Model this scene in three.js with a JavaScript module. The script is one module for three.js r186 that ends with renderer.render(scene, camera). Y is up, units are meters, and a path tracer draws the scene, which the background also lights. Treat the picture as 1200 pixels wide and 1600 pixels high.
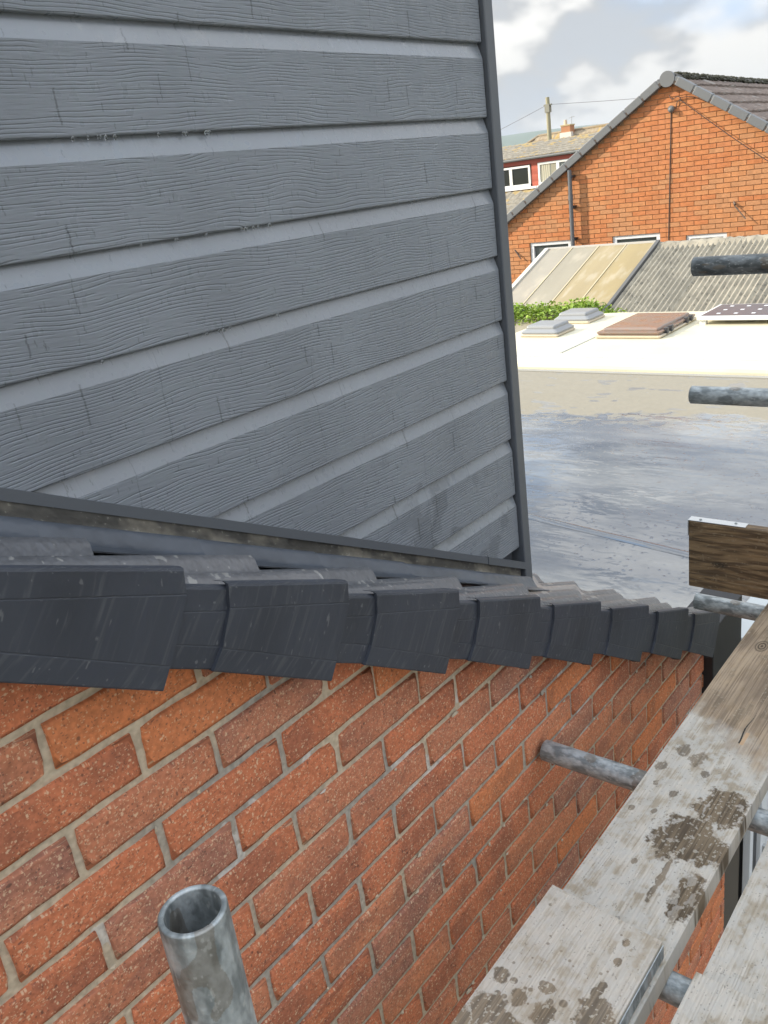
import * as THREE from 'three';
import { mergeGeometries, mergeVertices } from 'three/addons/utils/BufferGeometryUtils.js';
import { RoundedBoxGeometry } from 'three/addons/geometries/RoundedBoxGeometry.js';

// ------------------------------------------------------------------ camera, sky, sun, exposure
const scene = new THREE.Scene();
const renderer = new THREE.WebGLRenderer({ antialias: true });
renderer.toneMapping = THREE.LinearToneMapping;
renderer.toneMappingExposure = 2.0;
renderer.shadowMap.enabled = true;
const D2R = Math.PI / 180;
const camera = new THREE.PerspectiveCamera(61.37, 0.75, 0.05, 6000);
camera.position.set(0.881, 0.442, 0.366);
camera.rotation.order = 'YXZ';
camera.rotation.set(-20.44 * D2R, 41.1 * D2R, -7.6 * D2R);
camera.updateMatrixWorld(true);

const SUN = new THREE.Vector3(-0.84, 0.52, 0.52).normalize();
const sun = new THREE.DirectionalLight(new THREE.Color().setRGB(1.0, 0.9, 0.74), 3.2);
sun.position.copy(SUN).multiplyScalar(60).add(new THREE.Vector3(-4, 0, -10));
sun.target.position.set(-4, 0, -10);
sun.castShadow = true;
sun.shadow.mapSize.set(4096, 4096);
Object.assign(sun.shadow.camera, { left: -45, right: 45, top: 45, bottom: -45, near: 1, far: 160 });
scene.add(sun, sun.target);

// ------------------------------------------------------------------ random numbers and noise
function rngOf(seed) {
  let a = seed >>> 0;
  return () => { a = (a + 0x6D2B79F5) >>> 0; let t = a; t = Math.imul(t ^ (t >>> 15), t | 1); t ^= t + Math.imul(t ^ (t >>> 7), t | 61); return ((t ^ (t >>> 14)) >>> 0) / 4294967296; };
}
const rnd = rngOf(7);
const hash3 = (x, y, z) => { let h = Math.imul(x, 374761393) ^ Math.imul(y, 668265263) ^ Math.imul(z, 2147483647 - 99991); h = Math.imul(h ^ (h >>> 13), 1274126177); return ((h ^ (h >>> 16)) >>> 0) / 4294967296; };
const sm = (t) => t * t * (3 - 2 * t);
function n3(x, y, z) {
  const xi = Math.floor(x), yi = Math.floor(y), zi = Math.floor(z), u = sm(x - xi), v = sm(y - yi), w = sm(z - zi);
  const l = (a, b, t) => a + (b - a) * t;
  return l(l(l(hash3(xi, yi, zi), hash3(xi + 1, yi, zi), u), l(hash3(xi, yi + 1, zi), hash3(xi + 1, yi + 1, zi), u), v),
    l(l(hash3(xi, yi, zi + 1), hash3(xi + 1, yi, zi + 1), u), l(hash3(xi, yi + 1, zi + 1), hash3(xi + 1, yi + 1, zi + 1), u), v), w);
}
function n2(x, y, p = 0, q = 0, s = 0) {        // value noise; p, q: period (0 = none)
  const xi = Math.floor(x), yi = Math.floor(y), u = sm(x - xi), v = sm(y - yi);
  const m = (k, per) => per ? ((k % per) + per) % per : k;
  const x0 = m(xi, p), x1 = m(xi + 1, p), y0 = m(yi, q), y1 = m(yi + 1, q);
  const a = hash3(x0, y0, s), b = hash3(x1, y0, s), c = hash3(x0, y1, s), d = hash3(x1, y1, s);
  return a + (b - a) * u + (c - a) * v + (a - b - c + d) * u * v;
}
function fbm(x, y, oct = 4, p = 0, q = 0, s = 0) { let r = 0, a = 0.5, t = 0; for (let i = 0; i < oct; i++) { r += a * n2(x, y, p, q, s + i * 17); t += a; a *= 0.5; x *= 2; y *= 2; p *= 2; q *= 2; } return r / t; }
function fbm3(x, y, z, oct) { let r = 0, a = 0.5, t = 0; for (let i = 0; i < oct; i++) { r += a * n3(x, y, z); t += a; a *= 0.52; x = x * 2.03 + 5.1; y = y * 2.03 + 1.7; z = z * 2.03 + 9.2; } return r / t; }
const clamp = (x, a = 0, b = 1) => Math.min(b, Math.max(a, x));
const step = (a, b, x) => sm(clamp((x - a) / (b - a)));
const mixc = (a, b, t) => [a[0] + (b[0] - a[0]) * t, a[1] + (b[1] - a[1]) * t, a[2] + (b[2] - a[2]) * t];
const toS = (c) => { c = clamp(c); return 255 * (c <= 0.0031308 ? 12.92 * c : 1.055 * Math.pow(c, 1 / 2.4) - 0.055); };

// ------------------------------------------------------------------ the sky: broken bright cloud over pale blue
{
  const W = 2560, H = 1280, data = new Float32Array(W * H * 4);
  for (let j = 0; j < H; j++) {
    const el = ((j + 0.5) / H - 0.5) * Math.PI, sy = Math.sin(el), cy = Math.cos(el);
    for (let i = 0; i < W; i++) {
      const k = (j * W + i) * 4;
      let c;
      if (el < -0.03) c = [0.16, 0.16, 0.14];
      else {
        const az = ((i + 0.5) / W - 0.5) * 2 * Math.PI, dx = Math.cos(az) * cy, dz = Math.sin(az) * cy;
        const s = Math.max(0, dx * SUN.x + sy * SUN.y + dz * SUN.z);
        const e = clamp(sy);
        const blue = mixc([0.52, 0.60, 0.70], [0.31, 0.43, 0.62], Math.pow(e, 0.5));
        const fy = sy * 2.3;
        const wx = n3(dx * 4 + 3, fy * 4, dz * 4 + 8) * 0.35;
        const d = fbm3(dx * 5.2 + 14.6 + wx, fy * 5.2 + 2.3, dz * 5.2 + 4 - wx, 6);
        const cover = step(0.24 + 0.22 * e, 0.42 + 0.22 * e, d + 0.03);      // gaps open overhead, clouds close up towards the horizon
        const lit = fbm3(dx * 7.6 + 24.9 + wx * 1.4, fy * 7.6 + 3.1, dz * 7.6 + 17 + wx, 6);
        const lift = fbm3(dx * 7.6 + 24.9 + SUN.x * 0.12 + wx * 1.4, (sy + 0.04) * 2.3 * 7.6 + 3.1, dz * 7.6 + 17 + SUN.z * 0.12 + wx, 5);
        const b = clamp(0.5 + (lit - 0.5) * 2.0 + (lit - lift) * 2.6);
        const cl = mixc([0.27, 0.285, 0.31], [0.69, 0.68, 0.655], step(0.1, 0.92, b));
        c = mixc(blue, cl, cover);
        const glow = 0.92 + 1.0 * Math.pow(s, 1.5) + 2.4 * e;      // thin cloud is brighter towards the sun and overhead
        c = [c[0] * glow, c[1] * glow, c[2] * glow * (1 - 0.05 * s)];
      }
      data[k] = c[0] * 0.62; data[k + 1] = c[1] * 0.62; data[k + 2] = c[2] * 0.62; data[k + 3] = 1;
    }
  }
  const t = new THREE.DataTexture(data, W, H, THREE.RGBAFormat, THREE.FloatType);
  t.mapping = THREE.EquirectangularReflectionMapping; t.magFilter = t.minFilter = THREE.LinearFilter; t.needsUpdate = true;
  scene.background = t; scene.environment = t;
}

// ------------------------------------------------------------------ helpers
const V = (x, y, z) => new THREE.Vector3(x, y, z);
function tex(w, h, fn, { srgb = true, size = [1, 1] } = {}) {     // fn(u, v) -> linear rgb (srgb maps) or a number 0..1
  const d = new Uint8Array(w * h * 4);
  for (let j = 0; j < h; j++) for (let i = 0; i < w; i++) {
    const r = fn((i + 0.5) / w, (j + 0.5) / h), k = (j * w + i) * 4;
    if (typeof r === 'number') d[k] = d[k + 1] = d[k + 2] = 255 * clamp(r);
    else if (srgb) { d[k] = toS(r[0]); d[k + 1] = toS(r[1]); d[k + 2] = toS(r[2]); }
    else { d[k] = 255 * clamp(r[0]); d[k + 1] = 255 * clamp(r[1]); d[k + 2] = 255 * clamp(r[2]); }
    d[k + 3] = 255;
  }
  const t = new THREE.DataTexture(d, w, h, THREE.RGBAFormat);
  t.wrapS = t.wrapT = THREE.RepeatWrapping; t.magFilter = THREE.LinearFilter; t.minFilter = THREE.LinearMipmapLinearFilter; t.generateMipmaps = true;
  if (srgb) t.colorSpace = THREE.SRGBColorSpace;
  t.repeat.set(1 / size[0], 1 / size[1]); t.needsUpdate = true;
  return t;
}
function mat(rgb, roughness = 0.8, o = {}) {
  const { physical, ...rest } = o;
  const m = physical ? new THREE.MeshPhysicalMaterial({ roughness, ...rest }) : new THREE.MeshStandardMaterial({ roughness, ...rest });
  m.color.setRGB(rgb[0], rgb[1], rgb[2]);
  return m;
}
function uvM(g, ou = 0, ov = 0) {               // uv in metres on the face each normal looks across
  if (g.index) g = g.toNonIndexed();
  g.computeVertexNormals && !g.attributes.normal && g.computeVertexNormals();
  const p = g.attributes.position, n = g.attributes.normal, uv = new Float32Array(p.count * 2);
  for (let i = 0; i < p.count; i += 3) {
    let nx = 0, ny = 0, nz = 0;
    for (let k = 0; k < 3; k++) { nx += Math.abs(n.getX(i + k)); ny += Math.abs(n.getY(i + k)); nz += Math.abs(n.getZ(i + k)); }
    for (let k = 0; k < 3; k++) {
      const x = p.getX(i + k), y = p.getY(i + k), z = p.getZ(i + k);
      const [a, b] = nx >= ny && nx >= nz ? [z, y] : ny >= nz ? [x, z] : [x, y];
      uv[(i + k) * 2] = a + ou; uv[(i + k) * 2 + 1] = b + ov;
    }
  }
  g.setAttribute('uv', new THREE.BufferAttribute(uv, 2));
  return g;
}
const box = (x0, x1, y0, y1, z0, z1, ou = 0, ov = 0) => uvM(new THREE.BoxGeometry(Math.abs(x1 - x0), Math.abs(y1 - y0), Math.abs(z1 - z0)).translate((x0 + x1) / 2, (y0 + y1) / 2, (z0 + z1) / 2), ou, ov);
const rbox = (x0, x1, y0, y1, z0, z1, r = 0.003, seg = 2) => uvM(new RoundedBoxGeometry(Math.abs(x1 - x0), Math.abs(y1 - y0), Math.abs(z1 - z0), seg, r).translate((x0 + x1) / 2, (y0 + y1) / 2, (z0 + z1) / 2), 0, 0);
function sheet(nu, nv, fn, uvf) {               // fn(u, v) -> [x, y, z]
  const pos = [], uv = [], idx = [];
  for (let j = 0; j <= nv; j++) for (let i = 0; i <= nu; i++) { const u = i / nu, v = j / nv; pos.push(...fn(u, v)); uv.push(...(uvf ? uvf(u, v) : [u, v])); }
  for (let j = 0; j < nv; j++) for (let i = 0; i < nu; i++) { const a = j * (nu + 1) + i, b = a + 1, c = a + nu + 1, d = c + 1; idx.push(a, b, d, a, d, c); }
  const g = new THREE.BufferGeometry();
  g.setAttribute('position', new THREE.Float32BufferAttribute(pos, 3)); g.setAttribute('uv', new THREE.Float32BufferAttribute(uv, 2)); g.setIndex(idx); g.computeVertexNormals();
  return g.toNonIndexed();
}
const flat = (g) => { g = g.index ? g.toNonIndexed() : g; g.deleteAttribute('normal'); g.computeVertexNormals(); return g; };
function bar(a, b, r, seg = 12) {               // solid round bar between two points
  const d = b.clone().sub(a), g = new THREE.CylinderGeometry(r, r, d.length(), seg);
  g.applyQuaternion(new THREE.Quaternion().setFromUnitVectors(V(0, 1, 0), d.clone().normalize()));
  g.translate((a.x + b.x) / 2, (a.y + b.y) / 2, (a.z + b.z) / 2);
  return g.toNonIndexed();
}
const merge = (l) => l.length === 1 ? l[0] : mergeGeometries(l.map((g) => { g = g.index ? g.toNonIndexed() : g; for (const k of Object.keys(g.attributes)) if (!['position', 'normal', 'uv'].includes(k)) g.deleteAttribute(k); return g; }));
const taken = {};
const numbered = (n) => { taken[n] = (taken[n] ?? -1) + 1; return taken[n] ? `${n}_${String(taken[n]).padStart(3, '0')}` : n; };
function put(parent, name, geo, m, kind) {
  const o = new THREE.Mesh(Array.isArray(geo) ? merge(geo) : geo, m);
  o.name = parent === scene ? numbered(name) : name; o.castShadow = o.receiveShadow = true;
  if (kind) o.userData.kind = kind;
  parent.add(o); return o;
}
function thing(name, label, category, pos = [0, 0, 0], group) {
  const o = new THREE.Group(); o.name = numbered(name); o.position.set(...pos); o.userData = { label, category };
  if (group) o.userData.group = group;
  scene.add(o); return o;
}
function tag(o, label, category, group) { Object.assign(o.userData, { label, category }); if (group) o.userData.group = group; return o; }
const inPicture = (p, margin = 0.06) => { const q = p.clone().project(camera); return q.z < 1 && Math.abs(q.x) < 1 + margin && Math.abs(q.y) < 1 + margin; };

const GROUND = -3.9;
scene.fog = new THREE.FogExp2(new THREE.Color().setRGB(0.62, 0.70, 0.80), 0.00022);

// ------------------------------------------------------------------ materials: masonry
function brickMap(base, seed, speck = 1) {
  const S = 512, spots = new Float32Array(S * S), R = rngOf(seed);
  const dab = (n, r0, r1, val) => { for (let k = 0; k < n; k++) { const cx = R() * S, cy = R() * S, r = r0 + (r1 - r0) * R() * R(), e = 0.6 + R() * 0.8; for (let y = -4; y <= 4; y++) for (let x = -4; x <= 4; x++) if (Math.hypot(x * e, y / e) < r) spots[((Math.floor(cy) + y + S) % S) * S + ((Math.floor(cx) + x + S) % S)] = val; } };
  dab(7500 * speck, 0.6, 1.3, 1); dab(1700 * speck, 1.0, 2.6, 1); dab(3600, 0.7, 1.5, -1); dab(260, 1.2, 3.2, -1);
  return tex(S, S, (u, v) => {
    const g = fbm(u * 90, v * 90, 3, 90, 90, seed), big = fbm(u * 6, v * 6, 4, 6, 6, seed + 3), patch = fbm(u * 3, v * 12, 3, 3, 12, seed + 9);
    let c = mixc(base, [base[0] * 0.70, base[1] * 0.74, base[2] * 0.84], step(0.42, 0.75, big));
    c = mixc(c, [base[0] * 1.15, base[1] * 1.1, base[2] * 1.0], step(0.55, 0.8, patch) * 0.6);
    const k = 0.72 + 0.56 * g; c = [c[0] * k, c[1] * k, c[2] * k];
    const s = spots[Math.min(S - 1, Math.floor(v * S)) * S + Math.min(S - 1, Math.floor(u * S))];
    if (s > 0) c = mixc(c, [0.74, 0.54, 0.35], 0.62); else if (s < 0) c = mixc(c, [0.07, 0.045, 0.035], 0.6);
    return c;
  }, { size: [0.5, 0.5] });
}
const brickBump = tex(512, 512, (u, v) => 0.35 + 0.5 * fbm(u * 120, v * 120, 3, 120, 120, 5) + 0.2 * (fbm(u * 14, v * 14, 3, 14, 14, 6) - 0.5), { srgb: false, size: [0.5, 0.5] });
const BR = [
  [[0.54, 0.172, 0.078], 11, 1], [[0.50, 0.182, 0.094], 23, 1.1], [[0.45, 0.182, 0.108], 37, 1.2], [[0.60, 0.20, 0.078], 41, 0.5], [[0.55, 0.20, 0.098], 59, 0.8],
].map(([c, s, k]) => mat([1, 1, 1], 0.86, { map: brickMap(c, s, k), bumpMap: brickBump, bumpScale: 0.0028 }));
const mortarM = mat([1, 1, 1], 0.95, {
  map: tex(512, 512, (u, v) => { const g = fbm(u * 150, v * 150, 3, 150, 150, 71), b = fbm(u * 5, v * 5, 4, 5, 5, 72); let c = mixc([0.52, 0.43, 0.31], [0.36, 0.33, 0.28], step(0.38, 0.66, b)); const w = fbm(u * 9, v * 9, 4, 9, 9, 73); if (w > 0.7) c = mixc(c, [0.62, 0.6, 0.56], 0.6); const k = 0.7 + 0.6 * g; return c.map((x) => x * k); }, { size: [0.9, 0.9] }),
  bumpMap: tex(512, 512, (u, v) => 0.6 * fbm(u * 150, v * 150, 3, 150, 150, 71) + 0.4 * fbm(u * 30, v * 30, 3, 30, 30, 75), { srgb: false, size: [0.9, 0.9] }), bumpScale: 0.003,
});

// ------------------------------------------------------------------ materials: roof, cladding, lead
const grainH = (u, v) => {                      // embossed cedar grain, u 2 m long, v 0.65 m high: broken wavy grooves about 6 mm apart
  const w = fbm(u * 5, v * 5, 3, 5, 5, 81) * 11 + fbm(u * 22, v * 26, 2, 22, 26, 85) * 1.3 + fbm(u * 70, v * 60, 2, 70, 60, 86) * 0.35;
  const ph = v * 125 + w * 0.8, line = Math.abs(ph - Math.round(ph)) * 2, keep = step(0.30, 0.5, fbm(u * 30, v * 104, 2, 30, 104, 87));
  const fine = fbm(u * 60, v * 300, 2, 60, 300, 83);
  return clamp((1 - step(0.04, 0.34, line)) * keep * 0.8 + 0.35 * fine);
};
const grainBump = tex(2048, 1024, (u, v) => 1 - grainH(u, v), { srgb: false, size: [2, 0.773] });
const wetRough = tex(512, 512, (u, v) => { const s = fbm(u * 40, v * 5, 3, 40, 5, 91), d = fbm(u * 60, v * 60, 2, 60, 60, 92); return 0.46 + 0.3 * (s - 0.5) - (d > 0.68 ? 0.22 : 0); }, { srgb: false, size: [0.8, 0.8] });
const cladTone = (() => {                       // the whole cheek, uv = (z, y) in metres: water runs, dashes and splashed damp blotches
  const W = 1408, H = 1216, zs = 2.2, ys = 1.9, z0 = -1.62, y0 = -0.76, run = new Float32Array(W * H), R = rngOf(97);
  const dash = (z, y, len, wd, a) => { const n = Math.ceil(len / ys * H), ci = (z - z0) / zs * W, cj = (y - y0) / ys * H, w = Math.max(1, Math.round(wd / zs * W)); let x = ci; for (let k = 0; k < n; k++) { x += (R() - 0.5) * 0.7; for (let q = 0; q < w; q++) { const i2 = Math.round(x + q), j2 = Math.round(cj - k); if (i2 >= 0 && i2 < W && j2 >= 0 && j2 < H) run[j2 * W + i2] = Math.max(run[j2 * W + i2], a * (0.5 + 0.5 * R())); } } };
  for (let k = 0; k < 1500; k++) dash(z0 + R() * zs, y0 + R() * ys, 0.003 + R() * 0.010, 0.0016, 0.5);
  for (let k = 0; k < 150; k++) dash(z0 + R() * zs, y0 + R() * ys, 0.02 + R() * 0.05, 0.0016 + R() * 0.003, 0.55);
  for (let k = 0; k < 26; k++) dash(z0 + R() * zs, y0 + R() * ys, 0.10 + R() * 0.2, 0.0018, 0.45);
  const t = tex(W, H, (u, v) => {
    const z = z0 + u * zs, y = y0 + v * ys, b = fbm(z * 6, y * 7, 4, 0, 0, 96), d = y - (0.2026 + 0.5126 * z);
    const n = fbm(z * 17, y * 17, 5, 0, 0, 98), damp = step(0.52, 0.6, n + 0.9 * (0.13 - d) * step(-0.7, -1.2, z) - 0.02) * step(0.30, 0.16, d) * step(-0.9, -1.25, z);
    const k = (0.90 + 0.2 * b) * (1 - run[Math.min(H - 1, Math.floor(v * H)) * W + Math.min(W - 1, Math.floor(u * W))]) * (1 - 0.24 * damp);
    return [0.212 * k, 0.228 * k, 0.250 * k];
  }, { size: [zs, ys] });
  t.offset.set(-z0 / zs, -y0 / ys); return t;
})();
const cladFace = mat([1, 1, 1], 1.15, { map: cladTone, roughnessMap: wetRough, bumpMap: grainBump, bumpScale: 0.0013 });
const cladSmooth = mat([1, 1, 1], 0.7, { physical: true, map: cladTone, roughnessMap: wetRough, clearcoat: 1, clearcoatRoughness: 0.25 });
const trimM = mat([0.105, 0.113, 0.125], 0.42);
const leadM = mat([1, 1, 1], 0.55, {
  map: tex(512, 512, (u, v) => { const a = fbm(u * 10, v * 6, 4, 10, 6, 101), b = fbm(u * 70, v * 70, 3, 70, 70, 102); let c = mixc([0.075, 0.070, 0.062], [0.18, 0.162, 0.132], step(0.4, 0.66, a)); if (b > 0.78) c = mixc(c, [0.36, 0.34, 0.29], 0.35); return c.map((x) => x * (0.75 + 0.5 * b)); }, { size: [0.5, 0.5] }),
  bumpMap: tex(256, 256, (u, v) => fbm(u * 8, v * 8, 4, 8, 8, 103), { srgb: false, size: [0.35, 0.35] }), bumpScale: 0.004,
});
const soakerM = mat([1, 1, 1], 0.36, {
  map: tex(256, 256, (u, v) => { const a = fbm(u * 9, v * 9, 5, 9, 9, 105); return [0.062, 0.070, 0.084].map((x) => x * (0.6 + 0.9 * a)); }, { size: [0.5, 0.5] }),
  bumpMap: tex(256, 256, (u, v) => fbm(u * 5, v * 5, 4, 5, 5, 106), { srgb: false, size: [0.4, 0.4] }), bumpScale: 0.006,
});
const tileMap = (base, seed) => tex(256, 256, (u, v) => { const g = fbm(u * 60, v * 60, 3, 60, 60, seed), b = fbm(u * 5, v * 5, 4, 5, 5, seed + 1), l = fbm(u * 24, v * 24, 3, 24, 24, seed + 2); let c = base.map((x) => x * (0.6 + 0.5 * g + 0.4 * b)); if (l > 0.72) c = mixc(c, [0.42, 0.4, 0.36], 0.5); return c; }, { size: [0.4, 0.4] });
const tileBump = tex(256, 256, (u, v) => fbm(u * 70, v * 70, 3, 70, 70, 111), { srgb: false, size: [0.4, 0.4] });
const TILE = [[[0.115, 0.112, 0.115], 121], [[0.25, 0.222, 0.205], 131], [[0.28, 0.195, 0.168], 141], [[0.095, 0.095, 0.10], 151]].map(([c, s]) => mat([1, 1, 1], 0.34, { map: tileMap(c, s), bumpMap: tileBump, bumpScale: 0.0012 }));
const capMap = tex(512, 512, (u, v) => { const s = fbm(u * 110 + v * 60, v * 14 - u * 6, 4, 0, 0, 161), d = fbm(u * 90, v * 90, 2, 90, 90, 162), b = fbm(u * 5, v * 5, 3, 5, 5, 163); let c = [0.036, 0.040, 0.052].map((x) => x * (0.7 + 0.6 * b)); if (s > 0.55) c = mixc(c, [0.07, 0.074, 0.082], step(0.55, 0.8, s) * 0.7); if (d > 0.86) c = mixc(c, [0.2, 0.2, 0.2], 0.4); return c; }, { size: [0.5, 0.5] });
const capM = mat([1, 1, 1], 0.5, { map: capMap, bumpMap: tileBump, bumpScale: 0.0004 });
const blackM = mat([0.012, 0.012, 0.014], 0.5);
const whiteM = mat([0.74, 0.75, 0.76], 0.4);

// ------------------------------------------------------------------ our house: gable wall, roof, verge, dormer
const TH = Math.atan(0.5126), SN = Math.sin(TH), CS = Math.cos(TH);
const rp = (x, s, h) => [x, -s * SN + h * CS, -s * CS - h * SN];         // roof frame: s down the slope, h square to it
const house = thing('house', 'brick house with dark tiled roof and grey clad dormer, filling the left of the picture', 'house');
const ridgeZ = 2.5, ridgeY = ridgeZ * 0.5126, WEND = -2.405, BACK = 7.2;

// gable wall: mortar core, each brick a mesh
{
  const top = (z, h) => { const s = (-z - h * SN) / CS; return -s * SN + h * CS; };
  const sh = new THREE.Shape();                                           // shape x = -z, shape y = y
  sh.moveTo(-WEND, GROUND); sh.lineTo(-BACK, GROUND); sh.lineTo(-BACK, -1.2); sh.lineTo(-ridgeZ, ridgeY + 0.06); sh.lineTo(-WEND, top(WEND, 0.06)); sh.closePath();
  const core = new THREE.ExtrudeGeometry(sh, { depth: 0.11, bevelEnabled: false });
  core.applyMatrix4(new THREE.Matrix4().makeBasis(V(0, 0, -1), V(0, 1, 0), V(1, 0, 0)));        // extrude along +x
  core.translate(-0.1135, 0, 0);
  const wall = put(house, 'gable_wall', uvM(core), mortarM);
  wall.userData.label = 'red brick gable wall with tan mortar below the dark verge';
  const R = rngOf(99), L = 0.2125, HB = 0.0625;
  const variants = [];
  function brickGeo(len, hgt) {
    const nz = 7, ny = 3, P = [], depth = 0.02;
    const jz = [], jy = []; for (let i = 0; i <= nz; i++) jy.push([(R() - 0.5) * 0.0022, (R() - 0.5) * 0.0022]); for (let j = 0; j <= ny; j++) jz.push([(R() - 0.5) * 0.0024, (R() - 0.5) * 0.0024]);
    const tilt = (R() - 0.5) * 0.002, chip = R() < 0.35 ? [R() < 0.5 ? 0 : nz, R() < 0.5 ? 0 : ny] : null;
    const at = (i, j, back) => {
      let z = (i / nz - 0.5) * len, y = (j / ny - 0.5) * hgt, x = 0.0025 + (R() - 0.5) * 0.0012 + tilt * (i / nz - 0.5);
      const e = i === 0 || i === nz || j === 0 || j === ny;
      if (e) x -= 0.0022;
      if (i === 0 || i === nz) z += jz[j][i ? 1 : 0]; else if (!e) z += (R() - 0.5) * 0.004;
      if (j === 0 || j === ny) y += jy[i][j ? 1 : 0];
      if (chip && chip[0] === i && chip[1] === j) { z *= 0.965; y *= 0.9; x -= 0.003; }
      if (!e) { const fz = 0.5 - Math.abs(i / nz - 0.5), fy = 0.5 - Math.abs(j / ny - 0.5); if (i === 1) z = -0.5 * len + 0.007; if (i === nz - 1) z = 0.5 * len - 0.007; if (j === 1) y = -0.5 * hgt + 0.006; if (j === ny - 1) y = 0.5 * hgt - 0.006; }
      return [x, y, z];
    };
    const front = []; for (let j = 0; j <= ny; j++) { front.push([]); for (let i = 0; i <= nz; i++) front[j].push(at(i, j)); }
    const tri = (a, b, c) => P.push(...a, ...b, ...c);
    for (let j = 0; j < ny; j++) for (let i = 0; i < nz; i++) { const a = front[j][i], b = front[j][i + 1], c = front[j + 1][i], d = front[j + 1][i + 1]; tri(a, d, b); tri(a, c, d); }
    const ring = []; for (let i = 0; i <= nz; i++) ring.push(front[0][i]); for (let j = 1; j <= ny; j++) ring.push(front[j][nz]); for (let i = nz - 1; i >= 0; i--) ring.push(front[ny][i]); for (let j = ny - 1; j > 0; j--) ring.push(front[j][0]);
    for (let k = 0; k < ring.length; k++) { const a = ring[k], b = ring[(k + 1) % ring.length], a2 = [-depth, a[1], a[2]], b2 = [-depth, b[1], b[2]]; tri(a, b, b2); tri(a, b2, a2); }
    let g = new THREE.BufferGeometry(); g.setAttribute('position', new THREE.Float32BufferAttribute(P, 3));
    g = mergeVertices(g, 1e-6); g.computeVertexNormals();
    const n0 = g.toNonIndexed();
    return uvM(n0, R() * 3, R() * 3);
  }
  for (let k = 0; k < 30; k++) variants.push(brickGeo(L, HB));
  const pick = () => { const r = R(); return r < 0.36 ? 0 : r < 0.58 ? 1 : r < 0.74 ? 2 : r < 0.85 ? 3 : 4; };
  const cutLine = 0.075, all = [];
  for (let row = -14; row <= 52; row++) {
    const yc = -0.075 * row + 0.0375, off = row % 2 ? 0.1125 : 0;
    for (let n = -9; n <= 12; n++) {
      let zA = -(off + 0.225 * n) - 0.005, zB = zA - 0.215;              // near and far end
      zA += (R() - 0.5) * 0.004; zB += (R() - 0.5) * 0.004;
      if (zB < WEND) zB = WEND + 0.001; if (zA - zB < 0.03) continue;
      if (zA > 1.7) continue;
      const y0 = yc - HB / 2, y1 = yc + HB / 2, tone = pick();
      if (y0 > top(zB, cutLine) && y0 > top(zA, cutLine)) continue;
      if (y1 <= top(zB, cutLine)) {
        const full = Math.abs(zA - zB - 0.215) < 0.02;
        all.push({ c: V(0, yc, (zA + zB) / 2), tone, full, len: zA - zB });
      } else {                                                            // cut to the rake
        let pts = [[zA, y0], [zB, y0], [zB, y1], [zA, y1]]; const out = [];
        const f = ([z, y]) => top(z, cutLine) - y;
        for (let i = 0; i < 4; i++) { const a = pts[i], b = pts[(i + 1) % 4], fa = f(a), fb = f(b); if (fa >= 0) out.push(a); if (fa * fb < 0) { const t = fa / (fa - fb); out.push([a[0] + (b[0] - a[0]) * t, a[1] + (b[1] - a[1]) * t]); } }
        if (out.length < 3) continue;
        const s2 = new THREE.Shape(); out.forEach(([z, y], i) => i ? s2.lineTo(-z, y) : s2.moveTo(-z, y)); s2.closePath();
        const g = new THREE.ExtrudeGeometry(s2, { depth: 0.02, bevelEnabled: false }); g.applyMatrix4(new THREE.Matrix4().makeBasis(V(0, 0, -1), V(0, 1, 0), V(1, 0, 0))); g.translate(-0.0178, 0, 0);
        const cz = out.reduce((q, o) => q + o[0], 0) / out.length, cy = out.reduce((q, o) => q + o[1], 0) / out.length;
        all.push({ c: V(0, cy, cz), tone, geo: uvM(g, R() * 3, R() * 3) });
      }
    }
  }
  const hid = (p) => { const t = (camera.position.y + 0.75) / (camera.position.y - p.y); if (t >= 1 || t <= 0) return false; const x = camera.position.x + (p.x - camera.position.x) * t, z = camera.position.z + (p.z - camera.position.z) * t; return x > 0.29 && x < 0.46 && z < 0.0 && z > -2.0 || x > 0.56; };
  const cam = camera.position;
  all.forEach((b) => { b.seen = inPicture(b.c, 0.2) && !hid(b.c); b.d = b.c.distanceTo(cam); });
  const near = all.filter((b) => b.seen).sort((a, b) => a.d - b.d).slice(0, 300), set = new Set(near), rest = [[], [], [], [], []];
  for (const b of all) {
    let g = b.geo ?? (b.full ? variants[Math.floor(R() * variants.length)] : brickGeo(b.len, HB));
    if (set.has(b)) { const o = put(wall, 'brick', g, BR[b.tone]); if (!b.geo) { o.position.copy(b.c); if (b.full && R() < 0.5) o.rotation.x = Math.PI; } }
    else { g = b.geo ? g.clone() : g.clone().translate(b.c.x, b.c.y, b.c.z); rest[b.tone].push(g); }
  }
  rest.forEach((l, i) => l.length && put(wall, 'brickwork', l, BR[i], 'stuff'));
  // dabs of mortar smeared over the arrises when the wall was laid
  const P = [];
  for (let k = 0; k < 90; k++) {
    const row = Math.floor(R() * 17), z = -R() * 2.0 + 0.05, y = -0.075 * row + (R() - 0.5) * 0.016, a = 0.003 + R() * R() * 0.014, b = 0.002 + R() * 0.006, n = 9, ring = [];
    if (y > top(z, -0.02)) continue;
    for (let i = 0; i < n; i++) { const q = i / n * 2 * Math.PI, r = 0.6 + 0.6 * R(); ring.push([0.0006, y + Math.sin(q) * b * r, z + Math.cos(q) * a * r]); }
    for (let i = 0; i < n; i++) P.push(0.0044, y, z, ...ring[(i + 1) % n], ...ring[i]);
  }
  const dg = new THREE.BufferGeometry(); dg.setAttribute('position', new THREE.Float32BufferAttribute(P, 3)); dg.computeVertexNormals();
  put(wall, 'mortar_dabs', uvM(dg), mortarM, 'stuff');
}

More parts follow.
